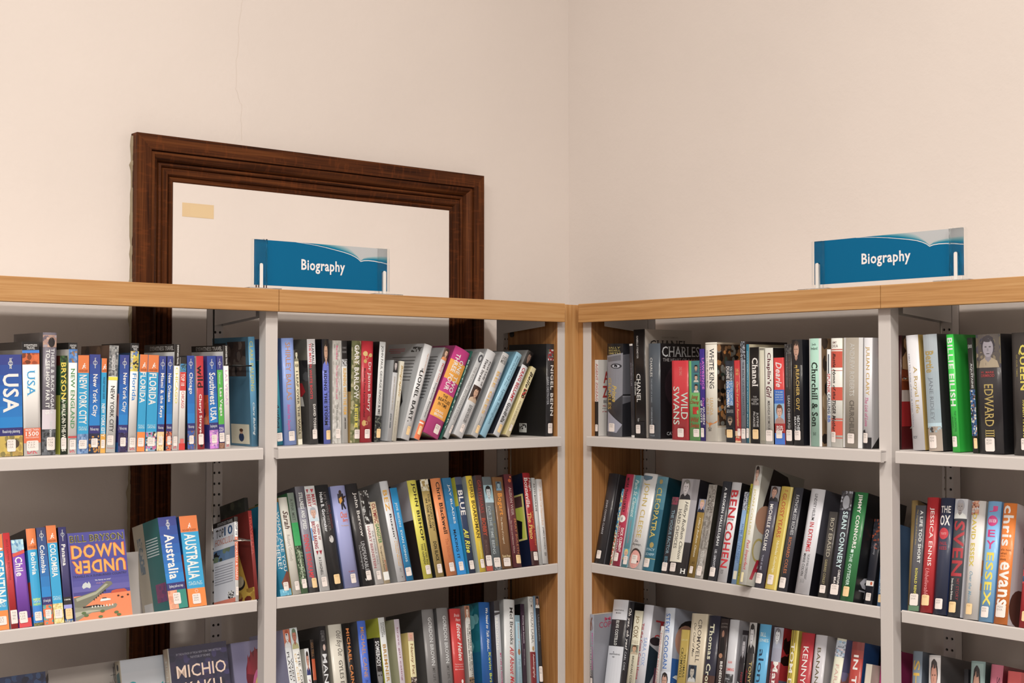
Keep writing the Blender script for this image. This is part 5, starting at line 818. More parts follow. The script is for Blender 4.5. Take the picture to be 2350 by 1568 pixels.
bk('C2',(0.5422,-0.4724,-0.004,-0.0151,0.25,0.021,0.2771,0.16),'e4dccc','tallest cream hardback with dark fringed woman and pink script',[P(0,.17,'c8c0b4','2c1c1c','d8a890','e8c8b4',0,.9),T('JOAN COLLINS',.2,.59,'d0b868','n',.3,.65),T('Past Imperfect',.63,.88,'c83840','i',.3,.8),Bd(.9,.98,'e8d4a0',.25,.6)],side='b8b0a0',se=[Pg([(.25,.0),(.6,.03),(.95,.3),(.9,.6),(.35,.55),(.1,.4)],'241a18'),El(.32,.56,'a8785c',.0,.45),El(.6,.8,'a89450',.02,.3),El(.62,.78,'b8b0a0',.05,.26),Hz('Past',.78,.95,'a81c30','j',.05,.9)],k='H')
bk('C2',(0.5644,-0.479,0.024,0.0216,0.25,0.0272,0.2356,0.151),'4c4854','slate violet spine with woman in dark dress photo',[P(0,.15,'8a8484','3a2420','c8947c','1c1c24'),T('MICHELLE COLLINS',.18,.64,'f0ecf0','B',.3,.65),T('THIS IS ME',.68,.83,'a8a4b0','n',.35,.55),['s',.86,.96,.1,.75,'w','COL']],side='4a2c28',k='H')
bk('C2',(0.5953,-0.479,0.024,0.0182,0.25,0.0329,0.2366,0.151),'c8a838','glossy gold hardback with red serif title',[G(0,1,'c4a436','d0b040',3),Bd(0,1,'e0cc6c',.85,.95),Hz('THE',.035,.05,'b83c24','s',.4,.7),T('GLOSSY YEARS',.07,.5,'b83c24','s',.3,.65),T('Nicholas Coleridge',.53,.84,'f0e4b8','s',.4,.65),['s',.86,.955,.2,.7,'w','COL']],side='5c5a44',k='H')
bk('C2',(0.6307,-0.4792,0.024,0.016,0.25,0.0269,0.2365,0.151),'403e44','dark grey hardback with distressed white serif and orange name',[T('FATHOMLESS RICHES',.07,.46,'c8c4c0','s',.45,.75),T('Or How I Went From Pop to Pulpit',.1,.4,'8a8684','i',.2,.32),T('RICHARD COLES',.48,.83,'c87038','s',.4,.7),['s',.87,.97,.2,.8,'w','COL']],side='120f12',se=[Bd(0,1,'b8882c',.25,.29),X(.4,.8,('120f12','4a4a2c','2a2c4c','6a3c1c'),.4,1,5)],k='H')
bk('C2',(0.6794,-0.479,0.024,0.0162,0.25,0.0386,0.2365,0.15),'dcd4d2','wide white hardback with red condensed capitals mid spine',[T('LINDSEY HILSUM',.05,.3,'2c2a2c','n',.4,.6),T('IN EXTREMIS',.32,.6,'c8242c','B',.35,.65),T('MARIE COLVIN',.62,.83,'3a3838','n',.25,.45),T('THE LIFE OF WAR CORRESPONDENT',.62,.86,'5a5858','n',.55,.7),T('COL',.86,.9,'8a8684','n',.3,.6)],side='4e4a50',se=[Pg([(0,.6),(.5,.62),(.9,.75),(.9,1),(0,1)],'141218')],k='H')
bk('C2',(0.7414,-0.4796,0.024,-0.0062,0.25,0.0214,0.1893,0.125),'443e3a','short brown textured spine with tan serif capitals',[T('BOY ERASED',.07,.53,'b8ac94','s',.3,.75),T('GARRARD CONLEY',.56,.85,'a89868','s',.3,.6),S('CON',.86,.15,.85)],k='P')
bk('C2',(0.7685,-0.4796,0.024,-0.0124,0.25,0.029,0.2375,0.151),'34323a','black spine with grainy man\'s head and icy white capitals',[X(0,.18,('4a484c','8c8a90','2c2a30','b0aeb4')),El(.04,.17,'a8a6aa',.2,.8),T('SEAN CONNERY',.19,.72,'c8dce4','B',.35,.8),T('CHRISTOPHER',.73,.9,'f0f0f0','B',.6,.8),T('BRAY',.8,.88,'f0f0f0','B',.3,.5),['s',.865,.96,.15,.85,'w','CON']],k='P')
bk('C2',(0.7992,-0.4795,0.024,0.0031,0.25,0.0339,0.2368,0.15),'2f7840','broad green hardback with white condensed capitals',[T('JIMMY CONNORS',.02,.52,'f0f4f0','B',.35,.7),T('|',.53,.56,'d0e0d0','n',.4,.6),T('THE OUTSIDER',.57,.86,'c8dcc8','B',.35,.6),S('',.87,.25,.7,'c')],side='141416',se=[Hz('C',.75,.88,'a8a4a8','B',.1,.6),Hz('TH',.88,.95,'8a868a','B',.1,.9),Bd(.45,.452,'5a585c',.3,.9)],k='H')
bk('C2',(0.8364,-0.4879,0.057,-0.0082,0.25,0.0211,0.1867,0.123),'2c2c34','black paperback with white band and orange oval mark',[X(0,.35,('2c2c34','4a4448','a84a2c','3a3a44')),T('The Journey',.28,.42,'a8a4a8','i',.3,.6),Bd(.72,.78,'f0e4dc',0,.9),El(.73,.77,'d85a24',.5,.75),S('CON',.86,.2,.8)],side='1c1c20',k='P')
bk('C2',(0.8703,-0.4879,0.057,-0.0649,0.25,0.0119,0.1847,0.122),'5c7ca0','dusty blue spine wedged beside the right post',[T('CHARLES HEATH',.6,.84,'c8d8e8','n',.2,.8),S('',.86,.2,.95,'c')],k='P')
# ---------------- D2
bk('D2',(0.9452,-0.4879,0.057,-0.1051,0.25,0.0148,0.2343,0.118),'a08048','tan and black hardback mostly behind the right post',(),side='0e0c0e',se=[Pg([(0,0),(.3,.02),(0,.6)],'8a7040'),T('',0,.1,'000000'),Hz('8',.45,.5,'a8a4a0','B',.5,.6)],k='H')
bk('D2',(0.9688,-0.4796,0.024,-0.0681,0.25,0.0239,0.2192,0.145),'595659','grey spine with white bold italic capitals and yellow name',[T('A LIFE TOO SHORT',.05,.55,'e4e0e0','B',.5,.8),T('The Tragedy of Robert Enke',.04,.38,'b89c50','i',.15,.3),T('RONALD RENG',.6,.85,'d8c838','B',.4,.65),Bd(.95,1,'5c7c5c'),['s',.84,.95,.1,.9,'w','ENK']],k='P')
bk('D2',(0.9959,-0.4796,0.024,-0.0704,0.25,0.0264,0.2375,0.151),'bc2428','bright red hardback with thin white capitals',[T('JESSICA ENNIS',.09,.6,'f4e4e0','n',.35,.75),T('Unbelievable',.62,.86,'e08c88','i',.3,.65),S('',.85,.15,.8,'c')],k='H')
bk('D2',(1.0253,-0.4796,0.024,-0.0616,0.25,0.0303,0.2385,0.151),'34384c','navy hardback with stacked white capitals and red disc',[Hz('THE',.07,.13,'f0ece8','B',.12,.85),Hz('OX',.15,.24,'f0ece8','B',.1,.85),El(.26,.36,'c8303c',.1,.8),Hz('THE LAST OF',.3,.32,'e8b0a8','n',.25,.65),Hz('PAUL',.38,.41,'a8303c','B',.2,.75),Hz('REES',.42,.45,'a8303c','B',.2,.75),S('ENT',.865,.2,.75)],side='1c2c54',k='H')
bk('D2',(1.0581,-0.4796,0.024,-0.0605,0.25,0.0286,0.2388,0.151),'444448','dark grey hardback with silver haired man and huge red capitals',[P(0,.17,'c8c4c4','a8a4a8','a89c98','e4e0e0',0,1),T('SVEN',.19,.66,'b02c34','B',.1,.92),T('MY STORY',.68,.86,'8a2c34','n',.6,.8),T('Sven-Goran Eriksson',.68,.86,'e8e4e4','B',.2,.38),S('',.875,.15,.7,'c')],side='d8d0d0',se=[Bd(0,1,'8a2c34',.3,.5)],k='H')
bk('D2',(1.0943,-0.4796,0.024,-0.0516,0.25,0.0303,0.2374,0.151),'e4d8cc','cream hardback with yellow capitals and blue handwriting',[X(0,.12,('c87858','e0a884','8a4a3a','d8d0c8'),.0,.6,4),T('DAVID ESSEX',.11,.56,'d8bc38','B',.15,.5),T('Over the Moon',.6,.86,'7a9cac','i',.25,.5),S('',.87,.2,.65,'c')],side='c8b8a4',se=[X(.5,.75,('d88a4a','8a9ab8'))],k='H')
bk('D2',(1.1273,-0.4796,0.024,-0.0415,0.25,0.0286,0.2391,0.151),'80b4dc','sky blue hardback with magenta and yellow capitals',[Hz('J',.04,.09,'d8347c','B',.15,.8),El(.12,.21,'d8347c',.1,.85),Hz('BEING REEM',.15,.18,'f0c8d8','B',.2,.75),Hz('E',.24,.3,'d8347c','B',.2,.75),Hz('Y',.33,.4,'d8347c','B',.15,.8),T('ESSEX',.43,.87,'e8cc38','B',.25,.8),S('ESS',.875,.2,.75)],side='6a9cc4',k='H')
bk('D2',(1.1592,-0.4796,0.024,-0.036,0.25,0.0288,0.2378,0.15),'ec7c1c','orange hardback with enormous white lowercase lettering',[T('chris',.02,.36,'f8f0e8','B',.1,.85),Hz("it's not",.38,.4,'7a3c0c'),Hz('what',.41,.43,'7a3c0c',a=.1,b=.6),Hz('you',.44,.45,'7a3c0c',a=.1,b=.5),Hz('think',.46,.48,'7a3c0c',a=.1,b=.6),T('evans',.49,.85,'f8f0e8','B',.15,.85),['s',.84,.945,.15,.85,'w','EVA']],side='ccc0bc',se=[El(.25,.45,'4a1c14',.25,.6),El(.7,1,'5a3428',.0,.5)],k='H')
bk('D2',(1.2118,-0.4796,0.024,-0.0348,0.25,0.0248,0.2114,0.14),'b8242c','dark red spine at the far right picture edge',[X(.2,.6,('c8303c','2a4a6a','b8242c')),S('',.85,.2,.8,'c')],k='P')
# ---------------- C3
bk('C3',(0.0364,-0.8,0.006,-0.0243,0.03,0.0136,0.1882,0.13),'8a8a92','grey paperback with arched dancer beside the white post',[Pg([(.1,.12),(.3,.06),(.55,.03),(.7,.05),(.5,.08),(.35,.16),(.4,.22),(.1,.22)],'7a4a38'),Pg([(.4,.08),(.55,.12),(.75,.2),(.65,.21),(.45,.15)],'8a5a44'),T('MISTY COPELAND',.25,.75,'c84a8c','n',.5,.8),T('LIFE IN MOTION',.45,.83,'e4e0e4','n',.15,.4),S('COP',.86)],side='8c888c',se=[Hz('MISTY',.05,.1,'b83a5a','n',.3,1),Hz('COPELAND',.11,.19,'a83050','n',.15,1.0),El(.35,.6,'241c1c',.5,1)])
bk('C3',(0.0633,-0.8061,0.03,-0.0849,0.25,0.0533,0.2339,0.123),'2c282a','thick spine banded white, black, white with capitals',[Bd(0,.22,'d8d4d4'),Bd(.51,1,'d8d4d4'),Hz('UNFAITHFUL',.11,.125,'3a3636','B',.15,.8),Hz('MUSIC',.14,.155,'3a3636','B',.3,.65),T('ELVIS COSTELLO',.23,.5,'e8e4e4','B',.4,.6),Hz('&',.57,.58,'3a3636','B',.4,.5),Hz('DISAPPEARING',.59,.605,'3a3636','B',.15,.85),Hz('INK',.62,.635,'3a3636','B',.4,.55)],side='8c888a',k='H')
bk('C3',(0.118,-0.8061,0.03,-0.0829,0.25,0.0195,0.2347,0.145),'2e2c30','black spine with bold white brush script exclamation',[T('Oh yes, oh yes!',.07,.52,'f4f0f0','j',.1,.75),T('CARL COX',.54,.74,'c8c4c4','n',.3,.65)],side='0f0d10',k='H')
bk('C3',(0.1388,-0.8061,0.03,-0.0671,0.25,0.0285,0.2155,0.142),'e4d8b8','cream spine with brown capitals and small woman\'s photo',[T('JO',.06,.15,'7a5c24','n',.2,.65),T('COX',.18,.32,'6a4c1c','n',.15,.7),Hz('MORE IN',.35,.365,'b8a888','n'),Hz('COMMON',.37,.385,'b8a888','n'),P(.4,.51,'8a8a74','6a4a2c','d8a880','c8b090',.05,.95),T('BRENDAN COX',.53,.85,'4a4434','n',.35,.6)])
bk('C3',(0.1687,-0.8061,0.03,-0.0621,0.25,0.0325,0.2342,0.146),'dcd6d8','white hardback with red and pale blue italic lettering',[T('Till the Cows Come Home',.2,.8,'c0262c','S',.02,.35),T('SARA COX',.35,.65,'8aa0c8','s',.5,.8)],side='a8a0a0',se=[Hz('SARA',.07,.13,'4a4a54','s',.35,.9),Hz('Till',.15,.25,'b82a2c','B',.1,.8),Hz('Cows',.3,.38,'b82a2c','B',.1,.6),El(.33,.42,'2a2024',.0,.3),Pg([(0,.42),(.3,.5),(.3,.6),(0,.95)],'1c2a34'),Bd(.65,1,'6a3c4c',.2,1)],k='H')
bk('C3',(0.2359,-0.8061,0.03,-0.072,0.25,0.0096,0.1894,0.125),'d8ccc0','slim cream paperback with red capitals',[T("TOUCHING DISTANCE",.08,.75,'b83038','B',.15,.5),T("'Honest, unmissable, a revelation'",.05,.85,'4a4440','n',.65,.85)],k='P')
bk('C3',(0.2566,-0.8061,0.03,-0.1233,0.25,0.0322,0.2368,0.145),'d4d4dc','white hardback with tall blue capitals and a man\'s photo',[T('STEVE COOGAN',.06,.63,'2c68b4','n',.2,.65),P(.66,.9,'d4d4dc','2a2424','c89880','2a4a7a')],side='a0a0aa',se=[El(.1,.4,'241e1e',.1,.8),El(.16,.5,'b8846c',.05,.6),Bd(.52,1,'2a5a98'),Hz('S',.68,.8,'e4e0e0','s',.05,.5)],k='H')
bk('C3',(0.3083,-0.8061,0.03,-0.0894,0.25,0.0258,0.1908,0.126),'b89a44','golden olive paperback with dark serif capitals',[Hz('LIFE OF',.12,.14,'d8c888','s'),T('THOMAS',.3,.6,'4a4424','s',.6,.85),T('CROMWELL',.23,.62,'3a3820','s',.2,.5)],k='P')
bk('C3',(0.3367,-0.8061,0.03,-0.0841,0.25,0.0513,0.2347,0.145),'dcc8a8','thick buff spine with engraved portrait rectangle',[T('CROMWELL',.06,.5,'5a5048','s',.45,.68),T('Our Chief of Men',.1,.44,'4a4038','i',.2,.35),P(.53,.7,'34404c','2a2c34','b8ac9c','c8c4bc',.1,.6)],k='P')
bk('C3',(0.3896,-0.8061,0.03,-0.0758,0.25,0.0364,0.2366,0.145),'302e3c','dark blue grey thick hardback with cream serif name',[G(.6,1,'4a2c24','5a3424',3),T('Thomas Crom',.08,.75,'e4dcb8','S',.25,.65)],side='1c1a24',k='H')
bk('C3',(0.4292,-0.8061,0.03,-0.0841,0.25,0.0251,0.2346,0.145),'3a2e2c','brown black spine with seated actor photo',[Hz('JUSTIN',.045,.065,'8a7c74','n'),Hz('LEWIS',.075,.095,'8a7c74','n'),El(.12,.19,'a0705a',.3,.6),Pg([(.2,.2),(.6,.18),(.8,.3),(.6,.4),(.15,.4)],'201c1c'),El(.35,.4,'b07c5c',.15,.6),T('BENEDICT CUM',.43,.85,'ece8e4','B',.4,.7)],k='P')
bk('C3',(0.4567,-0.8061,0.03,-0.0798,0.25,0.0287,0.2358,0.14),'ccc6c4','white hardback with faded red name over family photo',[Hz('ALAN',.41,.435,'d84838','B',.3,.7),Hz('CUMMING',.48,.51,'d84838','B',.1,.9),X(.54,.8,('3a3838','5a5858','24201f','9a9898'),.08,.9,5),Hz('SONATAS',.83,.86,'e08844','B')],side='b0a8a8',k='H')
bk('C3',(0.4909,-0.8061,0.03,-0.0474,0.25,0.0163,0.2159,0.143),'2a2428','short dark spine with grey bearded man\'s portrait',[P(.05,.35,'6a6668','4a4648','b0a8a8','2a2428'),T('ALAN CLARK',.55,.9,'e0dcdc','B',.1,.4),T('NOT MY FATHER',.45,.85,'a82c34','n',.55,.85)],side='1c181a',k='P')
bk('C3',(0.5171,-0.8061,0.03,-0.0874,0.25,0.0234,0.2369,0.145),'322c2a','black spine with old film actor photo, gold capitals',[P(.0,.3,'a8a098','241f1e','c8c0bc','2e2a2a',.1,1),T('American Prince',.45,.85,'a8242c','i',.1,.4),T('TONY CURTIS',.38,.85,'c8ac60','n',.5,.8)],k='H')
bk('C3',(0.5418,-0.8061,0.03,-0.0549,0.25,0.0336,0.2376,0.145),'5caad0','cyan hardback with large dark lowercase word',[Hz('BILL',.08,.12,'d8ecf4','n',.2,.7),Hz('JONES',.14,.18,'d8ecf4','n',.1,.9),T('alone',.24,.66,'2a4058','n',.25,.7),T('JOHN',.68,.85,'d8ecf4','n',.3,.6)],side='5c4c50',k='H')
bk('C3',(0.584,-0.8061,0.03,-0.0536,0.25,0.0269,0.2361,0.145),'982c34','red spine with a glamorous monochrome woman',[P(0,.2,'98949c','6a6468','dcd8d8','a0a0ac'),Bd(.2,.33,'9c98a4'),T('Marlene',.32,.82,'ece8e8','S',.35,.85),T('A Personal Biography',.4,.8,'e0b8b8','n',.1,.22)],side='380c10',se=[X(0,.5,('a01c24','1c080a','380c10'),0,1,5),X(.5,1,('5a5a6c','6c6a7a','380c10'))],k='H')
bk('C3',(0.6344,-0.8061,0.03,-0.0576,0.25,0.0203,0.2364,0.145),'c8ac34','metallic gold striped spine with thin white capitals',[Bd(0,1,'7c6620',.25,.4),Bd(0,1,'8c7424',.55,.65),Bd(0,1,'e4d060',.85,1),T('TOM DALEY',.12,.85,'f0ecd0','n',.2,.7)],k='H')
bk('C3',(0.6616,-0.8061,0.03,-0.0499,0.25,0.0358,0.2353,0.145),'b82c34','red hardback with white humanist capitals',[T('KENNY DALGL',.13,.85,'f4ece8','n',.3,.7)],side='5a1418',k='H')
bk('C3',(0.6994,-0.8061,0.03,-0.0467,0.25,0.0312,0.236,0.145),'ccc2c0','white hardback with gold to black gradient capitals',[T('BANANARAMA',.12,.8,'6a5a38','n',.35,.65)],side='b0a49c',se=[Hz('BAN',.1,.22,'5a4a30','B',.3,1),X(.3,.9,('4a4038','2a221e','8a7c6c'),.3,1)],k='H')
bk('C3',(0.7419,-0.8057,0.03,0.0168,0.25,0.0251,0.2365,0.13),'dcd4b8','pale green cream spine under a watercolour patch',[X(.02,.17,('c8ccd4','9ab4c8','e0c8c8','8a8e98'),0,1,5),T('FARANGI GIRL',.24,.85,'d8a898','n',.35,.7)],side='6c6484',se=[X(.3,1,('a86a5c','8a7c9c','6c6484'),0,1,4)],k='H')
bk('C3',(0.7966,-0.8061,0.03,-0.0434,0.25,0.0313,0.2352,0.145),'b83c30','brick red hardback with white sans capitals',[G(0,.15,'7c3430','a83a30',2),T('IN TWO MI',.12,.85,'f4ece8','B',.3,.7)],side='1c4878',se=[Bd(0,.5,'101418',.4,1)],k='H')
bk('C3',(0.8348,-0.8061,0.03,-0.0344,0.25,0.0155,0.1936,0.128),'dcccb4','short cream spine with faint peach lettering',[T('STEVE',.3,.9,'e0b8a0','n',.3,.7)],k='P')
bk('C3',(0.8577,-0.8129,0.057,-0.0622,0.25,0.0254,0.2319,0.119),'c02c70','hot pink spine with dark spaced capitals',[T('CRAIG DAVID',.2,.85,'3a1428','B',.3,.65)],k='P')
# ---------------- D3
bk('D3',(0.9359,-0.8129,0.057,-0.0661,0.25,0.0166,0.2318,0.119),'8c1c24','red spine half hidden behind the right post, lowest shelf',[T('Cilla',.1,.5,'e8d8d4','i',.2,.7)],side='3a1014',k='H')
bk('D3',(0.9625,-0.8061,0.03,-0.1038,0.25,0.0225,0.2388,0.144),'7c848c','silver blue grey hardback with yellow capitals',[T('SHANE',.08,.75,'d8a838','n',.15,.8)],side='5c6068',k='H')
bk('D3',(1.0047,-0.8061,0.03,-0.1197,0.25,0.0266,0.2369,0.145),'d8ccc4','white hardback with smiling man in black coat',[P(.02,.42,'d8ccc4','3a3230','c88870','241f20'),Bd(.42,1,'241f20'),Hz('HARRY',.44,.48,'e0dcd8','B',.15,.85),Hz('FINDLAY',.5,.54,'e0dcd8','B',.1,.9)],side='5c5654',se=[Bd(0,1,'5c5654'),El(.25,.5,'1c181a',.2,.7),El(.32,.42,'8a8684',.35,.6),Bd(0,1,'1c1818',.85,1)],k='H')
bk('D3',(1.0819,-0.8061,0.03,-0.1042,0.25,0.0091,0.2212,0.146),'2c2a2c','short slim black spine with small grey capitals',[T('CARRIE',.15,.8,'b8b4b0','n',.25,.6)],k='P')
bk('D3',(1.0923,-0.8061,0.03,-0.0831,0.25,0.0313,0.2397,0.144),'8ca098','sage hardback with man in brown waistcoat photo',[P(.02,.5,'8ca098','2a2424','b8846c','4a3a34',.05,.9),Pg([(.1,.45),(.9,.45),(.95,.6),(.05,.6)],'a86a44')],side='3c4440',k='H')
bk('D3',(1.1252,-0.8061,0.03,-0.0346,0.25,0.0259,0.2396,0.144),'cc6c7c','dusty pink spine with dark typewriter capitals',[T('STORY OF',.1,.85,'5a2c3c','s',.6,.85),T('A CAREER',.2,.9,'4a2434','S',.2,.45)],side='7c2430',k='H')
bk('D3',(1.1662,-0.8061,0.03,-0.0546,0.25,0.0281,0.2325,0.146),'e0605c','salmon red spine beside the pink one',[El(.3,.4,'f0a898',.1,.9)],k='P')
# ---- face-out covers
_F=[b for b in BK if b['k']=='F']
_F[0]['se']=G(0,.55,'4a4690','4e4a94',3)+G(.55,.68,'4e4a94','6a62a4',2)+[Hz('BILL BRYSON',.03,.115,'b0a050','B',.03,.97),Hz('BILL BRYSON',.036,.109,'4a4420','n',.035,.965),
 Hz('DOWN',.14,.305,'d85a3a','B',.03,.97),Hz('DOWN',.147,.298,'f0a438','B',.045,.955),U('UNDER',.32,.475,'d85a3a','B',.03,.97),U('UNDER',.327,.468,'f0a438','B',.045,.955),
 Hz('TRAVELS IN A SUNBURNED COUNTRY',.49,.515,'2a2850','n',.03,.97),Hz("'As funny as ever'",.55,.57,'e0dce8','B',.4,.68),Hz('Daily Telegraph',.585,.605,'c89098','i',.42,.66),
 Pg([(.17,.62),(.19,.59),(.24,.57),(.27,.59),(.29,.565),(.32,.6),(.32,.63),(.3,.645),(.25,.63),(.19,.645)],'c8c8c0'),
 Bd(.72,1,'f0804a'),Pg([(.65,.725),(.68,.695),(.76,.685),(.9,.685),(.93,.7),(.95,.72)],'c84a28'),
 Pg([(.0,.74),(.15,.72),(.4,.68),(.52,.62),(.6,.58),(.68,.59),(.7,.62),(.64,.645),(.55,.68),(.42,.75),(.3,.8),(.18,.85),(.0,.86)],'77735e'),
 Pg([(.05,.745),(.4,.69),(.58,.61),(.62,.62),(.4,.72),(.06,.78)],'a8a488'),
 Pg([(.0,.84),(.2,.86),(.4,.85),(.6,.87),(.72,.84),(.75,.86),(.72,.89),(.5,.92),(.3,.92),(.15,.96),(.05,.995),(.0,.99)],'8a8670'),
 Pg([(.0,.9),(.25,.89),(.5,.9),(.45,.905),(.2,.92),(.0,.96)],'b0aa90'),
 Pg([(.15,.845),(.4,.835),(.55,.855),(.5,.86),(.3,.855),(.16,.86)],'2a2020')]+[Pg([(.3+.05*i,.865),(.33+.05*i,.865),(.315+.05*i,.84)],'ece4d0') for i in range(8)]+[Pg([(.34+.04*i,.775-.018*i),(.37+.04*i,.76-.018*i),(.365+.04*i,.79-.018*i)],'3a3430') for i in range(6)]+[
 Pg([(.46,.79),(.48,.775),(.58,.775),(.64,.785),(.64,.8),(.46,.805)],'e0e0e8'),Pg([(.49,.777),(.5,.765),(.56,.765),(.58,.777)],'4a3838'),
 El(.75,.77,'4a2418',.76,.8),El(.77,.79,'4a2418',.82,.87),El(.75,.77,'4a2418',.93,.97)]+[El(.9+.03*(i%3),.93+.03*(i%3),'5a7040',.12+.14*i-.1*(i%2),.2+.14*i-.1*(i%2)) for i in range(6)]+[Bd(0,1,'6c68a4',0,.012)]
_F[1]['se']=[X(.0,.12,('1f2a48','2c4468','1a2036'),0,1,12),Hz('STAMFORD',.12,.2,'b8bcc8','s',.3,.95)]
_F[2]['els']=[Pg([(0,.1),(1,.02),(1,.08),(0,.25)],'3a3434'),Bd(.28,.5,'2a7868')];_F[2]['c']='b0a6a0'
_F[2]['se']=G(0,.4,'9c8f86','a89a8c',4)+[Bd(.05,1,'3a3632',.83,.838),Pg([(.74,.4),(.834,.1),(.835,.1),(.75,.4)],'5a504a'),Pg([(.94,.4),(.834,.1),(.835,.1),(.95,.4)],'5a504a'),Bd(.12,.124,'3a3632',.79,.88),Bd(.18,.184,'3a3632',.77,.9),Bd(.25,.256,'3a3632',.76,.92),Pg([(0,.25),(.06,.26),(.1,.4),(.0,.6)],'4a403c'),Pg([(.78,.18),(.88,.18),(.9,.24),(.77,.24)],'8a7c72')]
_F[3]['els']=[El(.03,.09,'2a3034',.35,.65),Pg([(.2,.12),(.7,.1),(.8,.22),(.7,.34),(.25,.38)],'4a6a6a')];_F[3]['c']='b8a890'
_F[3]['se']=G(0,.35,'a8a9ac','b4b2b0',3)+[Hz('Scott',.2,.36,'1f8a8c','s',.1,.98)]
_F[4]['els']=[T('MICHIO KAKU',.1,.6,'c8bca8','s',.25,.6),Bd(0,1,'ccc0ac',.82,1)]
_F[4]['se']=[X(.05,1,('2c2a40','342c44','26283e','3a3458','2a2838'),0,1,9),Hz('BY THE AUTHOR OF THE #1 NEW YORK TIMES BESTSELLER',.055,.075,'8a8690','n',.12,.9),Hz('THE FUTURE OF THE MIND',.09,.11,'8a8690','n',.35,.7),Hz('MICHIO',.16,.27,'d8b8a0','n',.1,.95),Hz('KAKU',.31,.42,'d8b8a0','n',.22,.85)]

_F[5]['se']=[El(.08,.6,'6a1c28',.38,1.3),Pg([(.42,.3),(.5,.12),(.55,.2),(.6,.08),(.68,.16),(.75,.06),(.85,.14),(1,.05),(1,.35)],'8a2430'),El(.25,.7,'c85a8a',.55,1.25),El(.3,.75,'d8c060',.6,1.2),El(.42,.47,'f0e8e0',.7,.88),El(.425,.465,'3a4a8a',.75,.84),Bd(.4,.42,'5a3020',.68,.9)]
# front clip for portrait cover
_F[4]['els']=[e for e in _F[4]['els']]


GROUPN = {'A1': 'travel guides on the far left top shelf', 'A2': 'travel guides on the far left middle shelf', 'A3': 'face-out books on the far left bottom shelf',
          'B1': 'biographies on the inner left top shelf', 'B2': 'biographies on the inner left middle shelf', 'B3': 'biographies on the inner left bottom shelf',
          'C1': 'biographies on the inner right top shelf', 'C2': 'biographies on the inner right middle shelf', 'C3': 'biographies on the inner right bottom shelf',
          'D1': 'biographies on the far right top shelf', 'D2': 'biographies on the far right middle shelf', 'D3': 'biographies on the far right bottom shelf'}
ORD = 'first second third fourth fifth sixth seventh eighth ninth tenth eleventh twelfth thirteenth fourteenth fifteenth sixteenth seventeenth eighteenth nineteenth twentieth twenty-first twenty-second twenty-third twenty-fourth twenty-fifth'.split()
BAYN = {'A': 'far left bay', 'B': 'inner left bay', 'C': 'inner right bay', 'D': 'far right bay'}
ROWN = {'1': 'top row', '2': 'middle row', '3': 'bottom row'}
COUNT = {}
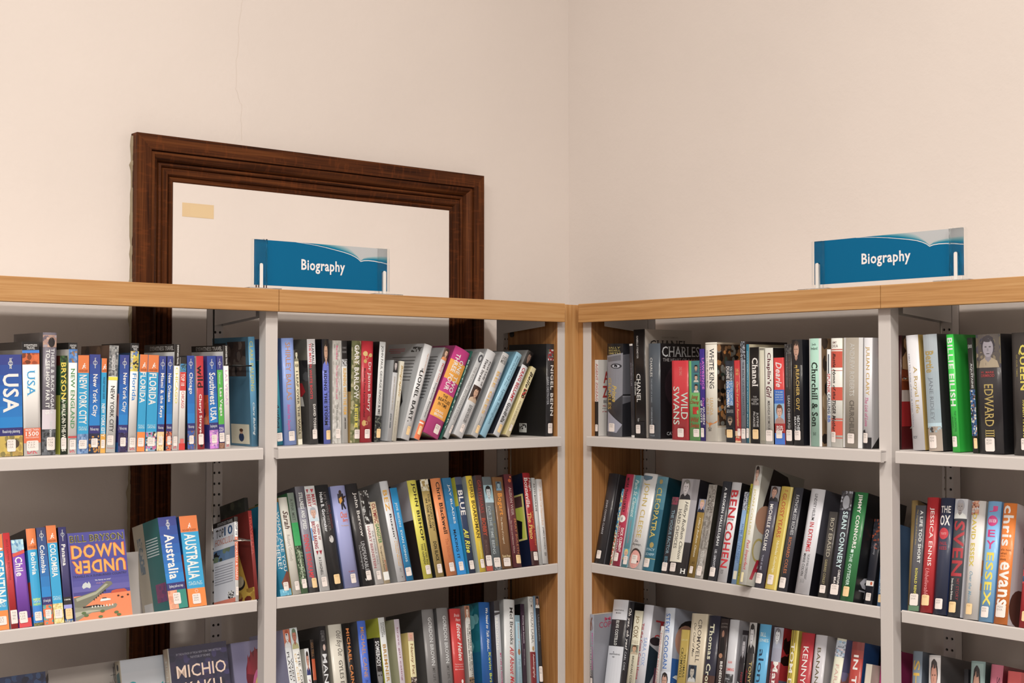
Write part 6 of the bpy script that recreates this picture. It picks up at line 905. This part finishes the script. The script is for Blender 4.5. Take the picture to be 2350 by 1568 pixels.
def book(rec, idx):
    bay_, kind, c, side, els, se = rec['bay'], rec['k'], rec['c'], rec['side'], rec['els'], rec['se']
    s, z, sb, lean, tilt, w_, h, dep = rec['place']
    els = [e for e in els if e[1] != '']; se = [e for e in se if e[1] != '']
    COUNT[bay_] = COUNT.get(bay_, -1) + 1
    label = rec['desc'] + ', ' + ORD[COUNT[bay_]] + ' in ' + BAYN[bay_[0]] + "'s " + ROWN[bay_[1]]
    if len(label.split()) > 16: label = rec['desc'] + ', ' + ORD[COUNT[bay_]] + ', ' + BAYN[bay_[0]] + ' ' + ROWN[bay_[1]].split()[0]
    unit = 'L' if bay_[0] in 'AB' else 'R'
    rng = random.Random(idx * 7 + 3)
    hard = kind == 'H'
    if kind == 'F':
        mw = UNIT[unit] @ Matrix.Translation((s, sb, z + .0006 - (sb - .018) * math.tan(tilt))) @ Matrix.Rotation(-tilt, 4, 'X') @ Matrix.Rotation(-PI / 2, 4, 'Z') @ Matrix.Translation((-w_, 0, 0))
    else:
        mw = UNIT[unit] @ Matrix.Translation((s, sb, z + (.0014 if tilt else .0005))) @ Matrix.Rotation(-tilt, 4, 'X') @ Matrix.Rotation(lean, 4, 'Y')
    r = empty('hardback_book' if hard or kind == 'F' else 'paperback_book', mw)
    tag(r, label, 'book', GROUPN[bay_])
    bulge = min(.0045, w_ * .14) if hard else .0004
    t = min(.0024 if hard else .0007, w_ * .16)
    n = 6
    def by(a): return -bulge * (1 - (2 * a - 1) ** 2)
    arc = [(w_ * i / n, by(i / n)) for i in range(n + 1)]
    pts = [(0, dep)] + arc + [(w_, dep), (w_ - t, dep), (w_ - t, t + .0005), (t, t + .0005), (t, dep)]
    mi = [1] + [0] * n + [1, 1, 1, 1, 1, 1]
    bm = bmesh.new(); prism(bm, pts, 0, h, mi[:len(pts)])
    bmesh.ops.recalc_face_normals(bm, faces=bm.faces)
    cv = obj('cover', bm, [cover_mat(c), cover_mat(side)], r)
    for f in cv.data.polygons:
        if f.material_index == 0 and abs(f.normal.z) < .5: f.use_smooth = True
    ov = .003 if hard else .0006
    boxobj('page_block', (t + .0001, w_ - t - .0001, t + .001, dep - (.004 if hard else .0004), ov, h - ov), M_PAGE, r, 0)
    labs = [e for e in els if e[0] == 's']; els = [e for e in els if e[0] != 's']
    cuts = [i / n for i in range(1, n)]
    smap = lambda a, v, l: (w_ * a, by(min(1, max(0, a))) - .00012 - l * .00003, h * (1 - v))
    if els:
        pr = Print(w_, h)
        for e in els: pr.el(e, rng)
        pr.build('spine_print', smap, cv, M_INK, cuts)
    for (_, v0, v1, a0, a1, cc, code) in labs:
        pl = Print(w_, h)
        v1 = min(v1, .99)
        ph = (v1 - v0)
        base = (.86, .80, .78, 1) if cc == 'w' else (.88, .66, .37, 1)
        ca, cv_ = (a1 - a0) * .1, ph * .08
        pl.poly([(a0 + ca, v0), (a1 - ca, v0), (a1, v0 + cv_), (a1, v1 - cv_), (a1 - ca, v1), (a0 + ca, v1), (a0, v1 - cv_), (a0, v0 + cv_)], base)
        pl.layer = 1
        tc = (.36, .34, .33, 1) if cc == 'w' else (.62, .42, .20, 1)
        lines = ['920', code] if not code[:1].isdigit() else [code, str(100 + idx * 37 % 900), next((e[1] for e in els if e[0] == 't' and e[1] != 'lonely planet'), 'USA')[:3].upper()]
        lines = [q_ for q_ in lines if q_]
        for i, q_ in enumerate(lines):
            pl.text('h', q_, v0 + ph * (.12 + .22 * i), v0 + ph * (.27 + .22 * i), a0 + (a1 - a0) * .14, a0 + (a1 - a0) * .72, tc, 'n')
        lm = lambda a, v, l: (w_ * a, by(min(1, max(0, a))) - .0012 - l * .00005, h * (1 - v))
        tag(pl.build('call_label', lm, cv, M_LABEL, cuts), 'white paper call label' if cc == 'w' else 'cream paper call label')
    if se:
        ps = Print(dep, h)
        for e in se: ps.el(e, rng)
        if kind == 'F' or unit == 'R': fm = lambda a, v, l: (w_ + .0001 + l * .00003, dep * a, h * (1 - v))
        else: fm = lambda a, v, l: (-.0001 - l * .00002, dep * (1 - a), h * (1 - v))
        ps.build('cover_print', fm, cv, M_INK)
for i, rec in enumerate(BK): book(rec, i)
